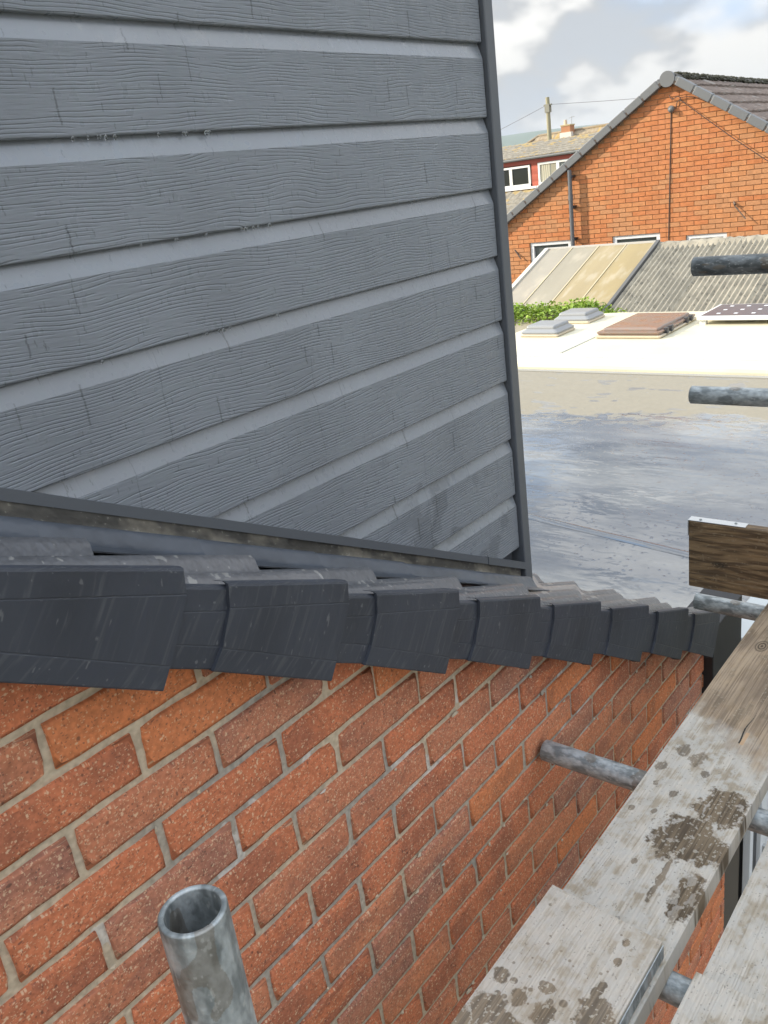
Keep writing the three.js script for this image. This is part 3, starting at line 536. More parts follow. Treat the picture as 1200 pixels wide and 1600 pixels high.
// toe board on edge across the far end, with a metal end hoop
{
  const m = woodMap(1024, 256, 1.0, 0.21, (a, b) => { const kx = (a - 0.088) / 0.03, ky = (b - 0.083) / 0.014, kd = Math.hypot(kx, ky); const bend = 2.2 * Math.exp(-kd * kd * 0.18) * Math.sign(ky); const g = fbm(b * 170 + bend + 3 * fbm(a * 4, b * 18, 3, 0, 0, 601), a * 16, 4, 0, 0, 602); let c = mixc([0.085, 0.052, 0.026], [0.23, 0.148, 0.075], step(0.28, 0.72, g)); if (kd < 1) c = mixc(c, [0.025, 0.017, 0.01], step(1, 0.3, kd) * (0.75 + 0.25 * Math.sin(kd * 22))); if (fbm(a * 140, b * 180, 2, 0, 0, 605) > 0.76) c = mixc(c, [0.33, 0.26, 0.17], 0.3); return c; });
  const g = rbox(-0.0, 1.35, 0, 0.205, -BT / 2, BT / 2, 0.004, 2);
  const tb = put(scene, 'toe_board', g, mat([1, 1, 1], 0.7, { map: m, bumpMap: tex(512, 256, (u, v) => fbm(v * 30 + 3 * fbm(u * 4, v * 4, 3, 0, 0, 601), u * 6, 4, 0, 0, 602), { srgb: false, size: [1, 0.21] }), bumpScale: 0.003 }));
  tb.position.set(0.047, PY + 0.001, -1.905); tag(tb, 'brown wet toe board on edge, with a dark knot and metal end hoop', 'toe board');
  const h = put(tb, 'end_hoop', [rbox(-0.002, 0.155, 0.2055, 0.2075, -0.015, 0.015, 0.0008), rbox(-0.003, -0.0005, 0.16, 0.2075, -0.015, 0.015, 0.0008)], mat([0.62, 0.63, 0.63], 0.35, { metalness: 0.8 }));
  put(h, 'nail', [bar(V(0.03, 0.207, 0.004), V(0.03, 0.2095, 0.004), 0.004, 8)], galv); put(h, 'nail', [bar(V(0.125, 0.207, -0.003), V(0.125, 0.2095, -0.003), 0.004, 8)], galv);
}

// ------------------------------------------------------------------ motorhome beyond the flat roof
{
  const mh = thing('motorhome', 'cream white motorhome with roof hatches, parked beyond the flat roof', 'motorhome', [0, GROUND, 0]);
  const MY = -1.2 - GROUND, xl = -4.05, xr = 2.4, zn = -6.62, zf = -8.95;
  const cream = mat([0.68, 0.635, 0.49], 0.35, { map: tex(512, 256, (u, v) => { const a = fbm(u * 10, v * 6, 5, 10, 6, 701); return [1, 1, 1].map((q, i) => q * (0.9 + 0.1 * step(0.3, 0.6, a) - (i === 2 ? 0.03 * a : 0))); }, { size: [4, 2] }) });
  const sh = new THREE.Shape(), r = 0.42, X0 = xl, X1 = xr, Z0 = zf, Z1 = zn;      // plan with rounded tail corners
  sh.moveTo(X0 + 0.1, -Z1); sh.lineTo(X1, -Z1); sh.lineTo(X1, -Z0); sh.lineTo(X0 + 0.75, -Z0); sh.quadraticCurveTo(X0 + 0.12, -Z0 - 0.06, X0 + 0.03, -Z0 - 0.75); sh.lineTo(X0, -Z1 - 0.1); sh.quadraticCurveTo(X0, -Z1, X0 + 0.1, -Z1);
  const shell = new THREE.ExtrudeGeometry(sh, { depth: 2.05, bevelEnabled: true, bevelThickness: 0.09, bevelSize: 0.075, bevelSegments: 5, curveSegments: 10 }); shell.rotateX(-Math.PI / 2); shell.translate(0, MY - 2.14, 0);
  put(mh, 'body', uvM(shell), cream);
  put(mh, 'roof_rail', [rbox(xl + 0.1, xr, MY - 0.004, MY + 0.007, zn - 0.10, zn - 0.082, 0.002)], mat([0.5, 0.5, 0.47], 0.5));
  put(mh, 'roof_seam', rbox(-3.01, -2.985, MY, MY + 0.006, zf + 0.05, zn - 0.25, 0.002), mat([0.42, 0.42, 0.38], 0.6));
  for (const [x, z] of [[-2.9, -7.05], [0.9, -7.05], [-2.9, -8.5], [0.9, -8.5]]) { const w = put(mh, 'wheel', new THREE.CylinderGeometry(0.34, 0.34, 0.22, 24).rotateX(Math.PI / 2).translate(x, 0.34, z), mat([0.03, 0.03, 0.03], 0.8)); put(w, 'rim', new THREE.CylinderGeometry(0.2, 0.2, 0.24, 20).rotateX(Math.PI / 2).translate(x, 0.34, z), mat([0.6, 0.6, 0.6], 0.4)); }
  // skylight hatch
  const taper = (cx, cz, w, l, h, dx, dz, m, par, name, top = 0.82) => { const g = new RoundedBoxGeometry(w, h, l, 4, Math.min(h * 0.48, 0.035)); const p = g.attributes.position; for (let i = 0; i < p.count; i++) if (p.getY(i) > 0) { p.setX(i, p.getX(i) * top); p.setZ(i, p.getZ(i) * top); } g.computeVertexNormals(); g.translate(cx, MY + h / 2 + dx, cz); return put(par, name, uvM(g), m); };
  const frameM = mat([0.62, 0.54, 0.42], 0.45), smoke = mat([0.26, 0.18, 0.14], 0.22, { map: tex(128, 128, (u, v) => { const a = fbm(u * 7, v * 7, 4, 7, 7, 711); return mixc([1, 0.9, 0.82], [0.85, 0.95, 1.05], step(0.35, 0.65, a)).map((q) => q * (0.88 + 0.2 * a)); }, { size: [0.6, 0.6] }) });
  const hatch = taper(-2.63, -8.0, 0.67, 0.98, 0.055, 0.0, 0, frameM, mh, 'skylight', 0.9); hatch.userData.label = 'brown tinted skylight hatch';
  taper(-2.63, -8.0, 0.645, 0.95, 0.06, 0.03, 0, smoke, hatch, 'dome', 0.88);
  for (const z of [-7.68, -7.79, -8.2, -8.31]) put(hatch, 'latch', rbox(-2.325, -2.285, MY + 0.02, MY + 0.08, z - 0.025, z + 0.025, 0.006), mat([0.05, 0.05, 0.055], 0.4));
  for (const [x, z, l] of [[-3.62, -7.78, 'grey roof vent nearer the dormer'], [-3.62, -8.5, 'grey roof vent at the hedge']]) { const v = taper(x, z, 0.44, 0.42, 0.04, 0, 0, frameM, mh, 'roof_vent', 0.95); taper(x, z, 0.43, 0.41, 0.10, 0.012, 0, mat([0.25, 0.255, 0.26], 0.3), v, 'vent_lid', 0.8); v.userData.label = l; }
  const sp = put(mh, 'solar_panel', rbox(-2.2, -0.6, MY + 0.045, MY + 0.085, -8.86, -8.18, 0.006), mat([0.72, 0.71, 0.66], 0.4)); sp.userData.label = 'dark solar panel with white dots';
  put(sp, 'panel_glass', rbox(-2.17, -0.63, MY + 0.08, MY + 0.088, -8.83, -8.21, 0.002), mat([0.10, 0.095, 0.115], 0.25));
  for (let i = 0; i < 9; i++) for (let j = 0; j < 3; j++) put(sp, 'cell_corner', rbox(-2.05 + i * 0.165, -2.015 + i * 0.165, MY + 0.087, MY + 0.090, -8.72 + j * 0.2 - 0.018, -8.72 + j * 0.2 + 0.018, 0.001), whiteM);
  for (const x of [-2.15, -0.65]) for (const z of [-8.8, -8.24]) put(sp, 'foot', rbox(x - 0.03, x + 0.03, MY - 0.002, MY + 0.05, z - 0.03, z + 0.03, 0.004), whiteM);
}

// ------------------------------------------------------------------ garden shed: corrugated cement roof and translucent bay
{
  const xl = -5.33, xm = -3.70, xr = 1.2, zr = -10.98, yr = -0.675, PT = 20 * D2R, len = 2.3, dz = Math.cos(PT), dy = -Math.sin(PT);
  const shed = thing('shed', 'long shed roofed in grey corrugated sheets with yellowed clear bay', 'shed');
  const cement = [[0.32, 0.288, 0.225], [0.35, 0.312, 0.24], [0.30, 0.268, 0.21]].map((b, i) => mat([1, 1, 1], 0.9, { map: tex(256, 512, (u, v) => { const a = fbm(u * 8, v * 20, 4, 8, 20, 801 + i), l = fbm(u * 40, v * 60, 3, 40, 60, 811 + i); let c = b.map((q) => q * (0.7 + 0.6 * a)); if (l > 0.7) c = mixc(c, [0.09, 0.085, 0.07], 0.55); return c; }, { size: [0.8, 2.3] }) }));
  const pitchC = 0.064, perSheet = 12, wS = pitchC * perSheet;
  const corr = sheet(perSheet * 8, 8, (u, v) => { const x = u * (wS + 0.04), t = v * len; return [x, dy * t + 0.018 * Math.cos((x / pitchC) * 2 * Math.PI) * CSP(PT), dz * t]; }, (u, v) => [u * wS, v * len]);
  function CSP(a) { return Math.cos(a); }
  for (let k = 0; xm + k * wS < xr; k++) { const o = put(shed, 'corrugated_sheet', corr, cement[k % 3]); o.position.set(xm + 0.03 + k * wS, yr + (k % 2) * 0.006, zr); o.rotation.z = (k % 2 ? 0.002 : -0.001); }
  // crumbling ridge piece
  put(shed, 'ridge_capping', sheet(90, 6, (u, v) => { const a = (v - 0.45) * 2.6; return [xm - 0.05 + (xr - xm + 0.1) * u, yr + 0.022 + 0.02 * (n2(u * 90, 2) - 0.5) - 0.05 * a * a * 0.8 * (a > 0 ? 1 : 1.3), zr + a * 0.1 + 0.02 * (n2(u * 70, v * 2, 0, 0, 4) - 0.5)]; }, (u, v) => [u * 5, v * 0.3]), cement[2]);
  // translucent sheets
  const yel = [[0.31, 0.278, 0.22], [0.305, 0.27, 0.20], [0.315, 0.248, 0.13], [0.32, 0.245, 0.112]];
  const n = 4, w = (xm - xl - 0.05) / n;
  yel.forEach((c, k) => {
    const m = mat([1, 1, 1], 0.55, { physical: true, transmission: 0.12, thickness: 0, map: tex(128, 256, (u, v) => { const a = fbm(u * 4, v * 8, 4, 4, 8, 831 + k), d = fbm(u * 3, v * 3, 3, 3, 3, 835 + k); return mixc(c, [0.46, 0.40, 0.30], step(0.5, 0.8, a) * 0.5).map((q) => q * (0.88 + 0.24 * d)); }, { size: [w, len] }) });
    put(shed, 'clear_sheet', sheet(2, 8, (u, v) => [xl + (k + u) * w, yr + 0.012 + dy * v * len, zr + dz * v * len], (u, v) => [u * w, v * len]), m);
    if (k) put(shed, 'glazing_bar', uvM(new THREE.BoxGeometry(0.016, 0.006, len).rotateX(PT).translate(xl + k * w, yr + 0.017 + dy * len / 2, zr + dz * len / 2)), mat([0.46, 0.39, 0.25], 0.5));
  });
  put(shed, 'glazing_bar', uvM(new THREE.BoxGeometry(0.06, 0.03, len).rotateX(PT).translate(xl, yr + 0.02 + dy * len / 2, zr + dz * len / 2)), mat([0.6, 0.57, 0.5], 0.5));
  put(shed, 'bay_edge', uvM(new THREE.BoxGeometry(0.045, 0.06, len).rotateX(PT).translate(xm - 0.005, yr + 0.02 + dy * len / 2, zr + dz * len / 2)), mat([0.10, 0.10, 0.10], 0.7));
  put(shed, 'top_flashing', box(xl - 0.03, xm, yr - 0.01, yr + 0.035, zr - 0.05, zr - 0.005), mat([0.5, 0.48, 0.44], 0.5));
  const wallM = mat([0.3, 0.27, 0.22], 0.9);
  put(shed, 'shed_wall', box(xl + 0.04, xr, GROUND, yr - 0.08, zr - 0.09, zr - 0.03), wallM);
  put(shed, 'shed_wall', box(xl + 0.04, xr, GROUND, yr + dy * (len - 0.12) - 0.08, zr + dz * (len - 0.12) - 0.06, zr + dz * (len - 0.12)), wallM);
}

// ------------------------------------------------------------------ hedge between motorhome and shed
{
  const R = rngOf(901), hedge = thing('hedge', 'bright green leafy hedge between the motorhome and the yellowed sheets', 'hedge', [0, 0, 0]);
  const P = [], C = [], cx = -4.35, cz = -9.3;
  for (let i = 0; i < 14000; i++) {
    const x = -5.6 + 2.5 * R(), yTop = -1.2 + 0.16 * (fbm(x * 4, 3, 3) - 0.5) - Math.max(0, x + 3.9) * 0.25 - (R() < 0.1 ? -0.06 : 0), y = yTop - Math.pow(R(), 2.2) * 1.3, z = cz + (R() - 0.5) * 0.55 * Math.sqrt(clamp((yTop + 0.06 - y) * 5));
    const q = new THREE.Quaternion().setFromEuler(new THREE.Euler(R() * 3, R() * 6.3, R() * 3)), s = 0.022 + R() * 0.026, k = 0.6 + 0.7 * R();
    const t = [[-0.4, 0, 0], [0, 0.08, 0.55], [0.4, 0, 0], [0, 0.08, -0.9]].map((v) => V(...v).multiplyScalar(s).applyQuaternion(q).add(V(x, y, z)));
    for (const a of [0, 1, 2, 0, 2, 3]) { P.push(t[a].x, t[a].y, t[a].z); C.push(0.22 * k + 0.05 * R(), 0.37 * k, 0.035 * k); }
  }
  const g = new THREE.BufferGeometry(); g.setAttribute('position', new THREE.Float32BufferAttribute(P, 3)); g.setAttribute('color', new THREE.Float32BufferAttribute(C, 3)); g.computeVertexNormals();
  const m = mat([1, 1, 1], 0.7, { physical: true, vertexColors: true, transmission: 0.3, thickness: 0 });
  const o = new THREE.Mesh(g, m); o.name = 'foliage'; o.castShadow = o.receiveShadow = true; hedge.add(o);
  const st = []; for (let i = 0; i < 14; i++) { const x = -5.4 + i * 0.17; st.push(bar(V(x, GROUND, cz), V(x + (R() - 0.5) * 0.2, -1.3, cz + (R() - 0.5) * 0.2), 0.018, 6)); }
  put(hedge, 'stem', st, mat([0.1, 0.07, 0.04], 0.9));
}

// ------------------------------------------------------------------ brick house with the big gable
{
  const HX = -4.808, HZ = -14.2, AY = 1.566, k = 0.625;
  const hs = thing('gable_house', 'orange brick house with plain gable and grey verge, behind the shed', 'house', [HX, GROUND, HZ]);
  hs.rotation.y = 4 * D2R;
  const Y = (y) => y - GROUND, half = 4.3, deep = 7.6;
  const top = (x) => Y(AY) - 0.13 - k * Math.abs(x);
  const windows = [[-2.529, -1.738, -0.82, -2.025], [-0.98, -0.168, -0.82, -2.025], [0.26, 0.90, -0.895, -2.025]];
  const sh = new THREE.Shape(); sh.moveTo(-half, 0); sh.lineTo(half, 0); sh.lineTo(half, top(half)); sh.lineTo(0, top(0)); sh.lineTo(-half, top(half)); sh.closePath();
  for (const [a, b, t, d] of windows) { const h = new THREE.Path(); h.moveTo(a, Y(d)); h.lineTo(a, Y(t)); h.lineTo(b, Y(t)); h.lineTo(b, Y(d)); h.closePath(); sh.holes.push(h); }
  const core = new THREE.ExtrudeGeometry(sh, { depth: 0.2, bevelEnabled: false }); core.translate(0, 0, -0.205);
  const mortar2 = mat([0.33, 0.19, 0.10], 0.95);
  const wall = put(hs, 'gable_wall', uvM(core), mortar2);
  put(hs, 'side_wall', [box(-half, -half + 0.2, 0, top(half), -deep, -0.21), box(half - 0.2, half, 0, top(half), -deep, -0.21), box(-half, half, 0, top(half), -deep - 0.2, -deep)], mat([0.42, 0.18, 0.09], 0.9));
  const R = rngOf(1001);
  const FB = [[0.51, 0.20, 0.078], [0.49, 0.188, 0.076], [0.51, 0.22, 0.09], [0.47, 0.22, 0.1], [0.51, 0.185, 0.068]].map((c, i) => mat([1, 1, 1], 0.9, { map: tex(128, 128, (u, v) => { const a = fbm(u * 10, v * 20, 4, 10, 20, 1011 + i), b = fbm(u * 3, v * 3, 3, 3, 3, 1021 + i); return c.map((q) => q * (0.66 + 0.4 * a + 0.28 * b)); }, { size: [0.4, 0.4] }) }));
  const vs = [0, 1, 2, 3].map((i) => box(-0.1075, 0.1075, -0.032, 0.032, -0.006, 0.006, i * 0.3, i * 0.17)), list = [];
  for (let row = 0; row < 76; row++) for (let n = -20; n <= 19; n++) {
    const y = 0.0375 + row * 0.075; let x = n * 0.225 + (row % 2 ? 0.1125 : 0) + 0.05;
    if (Math.abs(x) > half - 0.11) continue;
    if (y > top(Math.abs(x))) continue;
    let w = 0.215; const hit = windows.find(([a, b, t, d]) => x + 0.1075 > a - 0.004 && x - 0.1075 < b + 0.004 && y < Y(t) && y > Y(d));
    if (hit) { const l = x - 0.1075, r = x + 0.1075, a = hit[0] - 0.006, b = hit[1] + 0.006; if (l < a - 0.03) { w = a - l; x = (a + l) / 2; } else if (r > b + 0.03) { w = r - b; x = (b + r) / 2; } else continue; }
    // soft buff patches of the brickwork as bricks of another batch
    const pt = fbm(x * 0.8 + 5, y * 0.9, 3), r = R();
    const tone = pt > 0.56 && r < 0.7 ? (r < 0.4 ? 3 : 2) : r < 0.4 ? 0 : r < 0.65 ? 1 : r < 0.8 ? 4 : r < 0.92 ? 2 : 3;
    list.push({ x, y, w, tone, v: Math.floor(R() * 4), dz: (R() - 0.5) * 0.003 });
  }
  hs.updateMatrixWorld(true);
  for (const b of list) { const p = V(b.x, b.y, 0.006).applyMatrix4(hs.matrixWorld); b.seen = inPicture(p, 0) && b.y > Y(-0.95) && b.x > -2.85; b.s = Math.abs(b.x - 0) + Math.abs(b.y - Y(0.2)) * 0.6; }
  const vis = list.filter((b) => b.seen).sort((a, b) => a.s - b.s).slice(0, 300), set = new Set(vis), rest = [[], [], [], [], []];
  for (const b of list) if (set.has(b)) { const o = put(wall, 'brick', vs[b.v], FB[b.tone]); o.position.set(b.x, b.y, b.dz); o.scale.x = b.w / 0.215; } else rest[b.tone].push(vs[b.v].clone().scale(b.w / 0.215, 1, 1).translate(b.x, b.y, b.dz));
  rest.forEach((l, i) => put(wall, 'brickwork', l, FB[i], 'stuff'));
  // windows
  windows.forEach(([a, b, t, d], i) => {
    const f = put(hs, 'window', [rbox(a, b, Y(t) - 0.065, Y(t) - 0.002, -0.10, -0.02, 0.006), rbox(a, a + 0.065, Y(d), Y(t) - 0.066, -0.10, -0.02, 0.006), rbox(b - 0.065, b, Y(d), Y(t) - 0.066, -0.10, -0.02, 0.006), rbox(a + 0.066, b - 0.066, Y(t) - 0.36, Y(t) - 0.28, -0.098, -0.022, 0.006), rbox(a + 0.066, b - 0.066, Y(d), Y(d) + 0.07, -0.1, -0.02, 0.006)], whiteM);
    put(f, 'pane', box(a + 0.04, b - 0.04, Y(d) + 0.03, Y(t) - 0.03, -0.075, -0.065), i === 2 ? mat([0.55, 0.54, 0.50], 0.3) : mat([0.10, 0.115, 0.11], 0.12));
    put(f, 'reveal_back', box(a - 0.1, b + 0.1, Y(d) - 0.1, Y(t) + 0.1, -0.26, -0.215), mat([0.05, 0.05, 0.05], 0.9));
    put(f, 'sill', rbox(a - 0.05, b + 0.05, Y(d) - 0.05, Y(d) - 0.002, -0.1, 0.06, 0.006), whiteM);
  });
  // roof: stepped courses on both slopes
  const rt = [[0.17, 0.125, 0.10], [0.15, 0.115, 0.095], [0.19, 0.14, 0.112]].map((c, i) => mat([1, 1, 1], 0.85, { map: tex(512, 128, (u, v) => { const a = fbm(u * 60, v * 12, 4, 60, 12, 1031 + i), m = fbm(u * 30, v * 4, 4, 30, 4, 1041 + i); let q = c.map((z) => z * (0.55 + 0.9 * a)); if (m > 0.66) q = mixc(q, [0.34, 0.31, 0.27], 0.6); return q; }, { size: [7.6, 0.36] }) }));
  const ang = Math.atan(k), roofL = (half + 0.25) / Math.cos(ang), gauge = 0.315;
  for (const sgn of [1, -1]) {
    const slope = put(hs, 'roof_slope', uvM(new THREE.BoxGeometry(roofL, 0.05, deep + 0.2).translate(roofL / 2, -0.025, -deep / 2 - 0.02).rotateZ(-ang * 1)), mat([0.08, 0.06, 0.05], 0.9));
    slope.position.set(0, Y(AY) - 0.07, 0.02); if (sgn < 0) slope.scale.x = -1;
    const R2 = rngOf(1100 + sgn);
    for (let c = 0; c * gauge < roofL - 0.1; c++) {
      const s0 = c * gauge, lift = 0.035;
      const g = sheet(120, 3, (u, v) => { const s = s0 - 0.03 + (gauge + 0.05) * Math.min(1, v * 1.5), z = -u * (deep + 0.1), bump = 0.012 * Math.max(0, Math.sin(u * (deep + 0.1) / 0.3 * 2 * Math.PI)) + 0.012 * (n2(u * 60, c * 3.1) - 0.5); const h = 0.005 + lift * Math.min(1, v * 1.5) - (v > 0.99 ? 0.032 : 0) + bump * (v > 0.99 ? 0.3 : 1); return [s * Math.cos(ang) + h * Math.sin(ang), -s * Math.sin(ang) + h * Math.cos(ang), z]; }, (u, v) => [u * (deep + 0.1), v * 0.36]);
      put(slope, 'tile_course', g, rt[Math.floor(R2() * 3)]);
    }
  }
  // dry verge: lapped grey caps down both rakes, round ridge end
  const vg = mat([0.155, 0.16, 0.165], 0.5), nC = Math.floor(roofL / gauge);
  for (const sgn of [1, -1]) for (let c = 0; c < nC; c++) {
    const s0 = 0.13 + c * gauge, g = merge([rbox(s0 + 0.035, s0 + gauge + 0.012, -0.048, 0.076, -0.06, 0.105, 0.012), rbox(s0 - 0.01, s0 + 0.04, -0.038, 0.068, -0.06, 0.097, 0.008)]);
    const o = put(hs, 'verge_cap', g, vg); o.position.set(0, Y(AY) - 0.075, 0.0); o.rotation.z = -ang; if (sgn < 0) { o.rotation.z = Math.PI + ang; o.scale.y = -1; }
    o.rotation.z += sgn * -0.012;
  }
  put(hs, 'ridge_end', new THREE.CylinderGeometry(0.115, 0.115, 0.07, 24).rotateX(Math.PI / 2).translate(0, Y(AY) - 0.105, 0.07), vg);
  put(hs, 'ridge_tiles', sheet(120, 8, (u, v) => { const a = (v - 0.5) * 2.2, r = 0.13 + 0.012 * (n2(u * 26, 1) > 0.5 ? 1 : 0); return [Math.sin(a) * r, Y(AY) - 0.145 + Math.cos(a) * r, 0.04 - u * (deep + 0.1)]; }, (u, v) => [u * 7.6, v * 0.3]), mat([0.10, 0.09, 0.075], 0.9));
  { // moss along the ridge
    const R3 = rngOf(1203), P = []; for (let i = 0; i < 420; i++) { const z = -0.25 - R3() * (deep - 0.4), a = 0.1 + R3() * 1.2, r = 0.135; const g = new THREE.IcosahedronGeometry(0.016 + R3() * 0.026, 0).scale(1, 0.6, 1).translate(Math.sin(a) * r, Y(AY) - 0.145 + Math.cos(a) * r, z); g.deleteAttribute('uv'); P.push(g); }
    const o = put(hs, 'ridge_moss', merge(P), mat([0.05, 0.048, 0.03], 1), 'stuff');
  }
  // downpipe with brackets
  const dp = put(hs, 'downpipe', [bar(V(-1.66, 0.2, 0.11), V(-1.66, Y(0.33), 0.11), 0.036, 14), new THREE.CylinderGeometry(0.042, 0.042, 0.09, 14).translate(-1.66, Y(-0.12), 0.11).toNonIndexed()], mat([0.12, 0.125, 0.135], 0.45));
  for (const y of [0.22, -0.27, -0.8]) put(dp, 'bracket', rbox(-1.70, -1.60, Y(y) - 0.02, Y(y) + 0.02, 0.006, 0.115, 0.004), blackM);
  // cable down the wall from a small sensor box, loose wire, hook
  const dark = mat([0.06, 0.045, 0.04], 0.7);
  const cb = put(hs, 'cable', [bar(V(0.035, Y(1.0), 0.012), V(-0.022, Y(-0.95), 0.012), 0.008, 6)], dark);
  put(hs, 'sensor', [new THREE.SphereGeometry(0.045, 14, 10).translate(0.045, Y(1.02), 0.05).toNonIndexed(), bar(V(0.04, Y(1.03), 0.0), V(0.04, Y(1.03), 0.05), 0.05, 10)], mat([0.16, 0.16, 0.16], 0.5));
  const wire = (pts, r) => new THREE.TubeGeometry(new THREE.CatmullRomCurve3(pts.map((p) => V(p[0], Y(p[1]), p[2]))), 40, r, 5).toNonIndexed();
  put(hs, 'loose_wire', [wire([[0.01, 1.23, 0.02], [0.05, 1.17, 0.03], [0.16, 1.19, 0.05], [0.20, 1.13, 0.04], [0.14, 1.12, 0.03], [0.11, 1.02, 0.02]], 0.006), wire([[0.17, 1.15, 0.03], [0.6, 0.80, 0.06], [1.1, 0.40, 0.08], [1.9, -0.2, 0.1]], 0.0065), wire([[0.17, 1.17, 0.03], [0.35, 1.16, 0.03], [0.62, 1.03, 0.02]], 0.005)], dark);
  put(hs, 'wall_hook', [bar(V(1.0, Y(-0.45), 0), V(1.03, Y(-0.49), 0.06), 0.018, 8), bar(V(1.02, Y(-0.5), 0.05), V(1.2, Y(-0.71), 0.09), 0.009, 6)], mat([0.12, 0.09, 0.07], 0.6));
  put(hs, 'wall_hook', [bar(V(-2.84, Y(-0.92), 0.0), V(-2.7, Y(-1.08), 0.06), 0.012, 6)], dark);
}

// ------------------------------------------------------------------ far houses, pole, hill, ground
{
  const tileM = (base, seed) => mat([1, 1, 1], 0.9, { map: tex(256, 256, (u, v) => { const a = fbm(u * 30, v * 30, 4, 30, 30, seed), l = fbm(u * 8, v * 8, 4, 8, 8, seed + 2); let c = base.map((q) => q * (0.55 + 0.9 * a)); if (l > 0.64) c = mixc(c, [0.46, 0.30, 0.06], 0.5); return c; }, { size: [3, 3] }) });
  const greyT = tileM([0.235, 0.212, 0.172], 1301), warmT = tileM([0.27, 0.212, 0.14], 1311);
  // a slope of stepped courses with rolls, from the ridge down towards us
  function courses(par, name, x0, x1, zr, yr, ze, ye, n, m) {
    for (let c = 0; c < n; c++) { const t0 = c / n, t1 = (c + 1.12) / n, nx = Math.round((x1 - x0) / 0.075);
      const g = sheet(nx, 2, (u, v) => { const t = v < 0.75 ? t0 + (t1 - t0) * v * 2 : t1; const x = x0 + (x1 - x0) * u; return [x, yr + (ye - yr) * t + 0.05 * Math.min(1, v * 2) - (v > 0.75 ? 0.05 : 0) + 0.022 * Math.max(0, Math.sin(x / 0.3 * 2 * Math.PI)), zr + (ze - zr) * t]; }, (u, v) => [(x1 - x0) * u, t0 * 3 + v * 0.3]);
      put(par, name, g, m); }
  }
  const a = thing('dormer_house', 'house with red tile hung dormer and white windows, far left behind the gable', 'house', [0, GROUND, 0]);
  const Y = (y) => y - GROUND, X0 = -27, X1 = -14, ZF = -38;
  put(a, 'wall', box(X0, X1, 0, Y(-1.55), ZF - 7, ZF + 1.6), mat([0.40, 0.17, 0.10], 0.9));
  const dm = put(a, 'dormer_wall', box(X0, X1, Y(-1.5), Y(0.82), ZF - 5, ZF), mat([0.22, 0.07, 0.05], 0.9));
  const RT = [[0.42, 0.105, 0.065], [0.38, 0.09, 0.055], [0.47, 0.12, 0.075]].map((c) => mat(c, 0.8));
  const openings = [[-22.9, -20.72, -0.33, 0.58], [-20.30, -17.6, -0.33, 0.62]];
  for (let r = 0; r < 11; r++) for (const [p, q] of [[-24, -22.95], [-20.68, -20.34], [-17.5, -15]]) put(dm, 'hung_tile_course', box(p, q, Y(-0.40 + r * 0.11), Y(-0.40 + r * 0.11 + 0.125), ZF + 0.02 + 0.0, ZF + 0.05 + (r % 2) * 0.004), RT[(r * 2) % 3]);
  put(dm, 'head_board', box(X0, X1, Y(0.63), Y(0.80), ZF + 0.01, ZF + 0.09), mat([0.40, 0.10, 0.07], 0.8));
  const lightW = mat([0.78, 0.78, 0.75], 0.5);
  openings.forEach(([p, q, y0, y1], i) => {
    const mids = i ? [p + 1.02, p + 1.9] : [q - 1.05];
    const f = put(a, 'window', [box(p, q, Y(y1) - 0.09, Y(y1), ZF + 0.0, ZF + 0.10), box(p, q, Y(y0) - 0.02, Y(y0) + 0.10, ZF + 0.0, ZF + 0.11), box(p, p + 0.1, Y(y0), Y(y1), ZF + 0.003, ZF + 0.097), box(q - 0.1, q, Y(y0), Y(y1), ZF + 0.003, ZF + 0.097), ...mids.map((m) => box(m - 0.075, m + 0.075, Y(y0), Y(y1), ZF + 0.005, ZF + 0.094))], lightW);
    put(f, 'pane', box(p + 0.05, q - 0.05, Y(y0), Y(y1) - 0.05, ZF + 0.02, ZF + 0.045), i ? mat([0.16, 0.18, 0.17], 0.1) : mat([0.02, 0.022, 0.018], 0.06));
    if (i) { const cs = []; for (const [s, e] of [[p + 0.12, p + 0.62], [p + 0.66, p + 0.9]]) cs.push(sheet(24, 1, (u, v) => [s + (e - s) * u, Y(y0) + 0.1 + (y1 - y0 - 0.19) * v, ZF + 0.055 + 0.012 * Math.sin(u * 30)])); put(f, 'curtain', cs, mat([0.50, 0.47, 0.36], 0.9)); }
    put(f, 'sill', box(p - 0.1, q + 0.35, Y(y0) - 0.13, Y(y0) - 0.03, ZF + 0.0, ZF + 0.2), lightW);
  });
  const rf = put(a, 'roof', box(X0, X1, Y(0.84), Y(0.90), ZF - 5, ZF + 0.25), mat([0.12, 0.12, 0.12], 0.8));
  put(a, 'gutter', [bar(V(X0, Y(0.86), ZF + 0.3), V(X1, Y(0.90), ZF + 0.3), 0.07, 10)], mat([0.16, 0.165, 0.165], 0.5));
  courses(a, 'tile_course', X0, X1, ZF - 3.2, Y(1.62), ZF + 0.3, Y(0.96), 7, greyT);
  courses(a, 'tile_course', X0, X1, ZF + 0.15, Y(-0.5), ZF + 2.4, Y(-1.7), 7, greyT);
  rf.userData.label = 'low grey tiled dormer roof';
  // taller roof behind, with hip and chimney
  const b = thing('hipped_house', 'house with lichened hipped roof and brick chimney, behind the telegraph pole', 'house', [0, GROUND, 0]), ZB = -50;
  put(b, 'wall', box(-31, -16, 0, Y(-0.3), ZB - 7, ZB + 2.8), mat([0.40, 0.17, 0.10], 0.9));
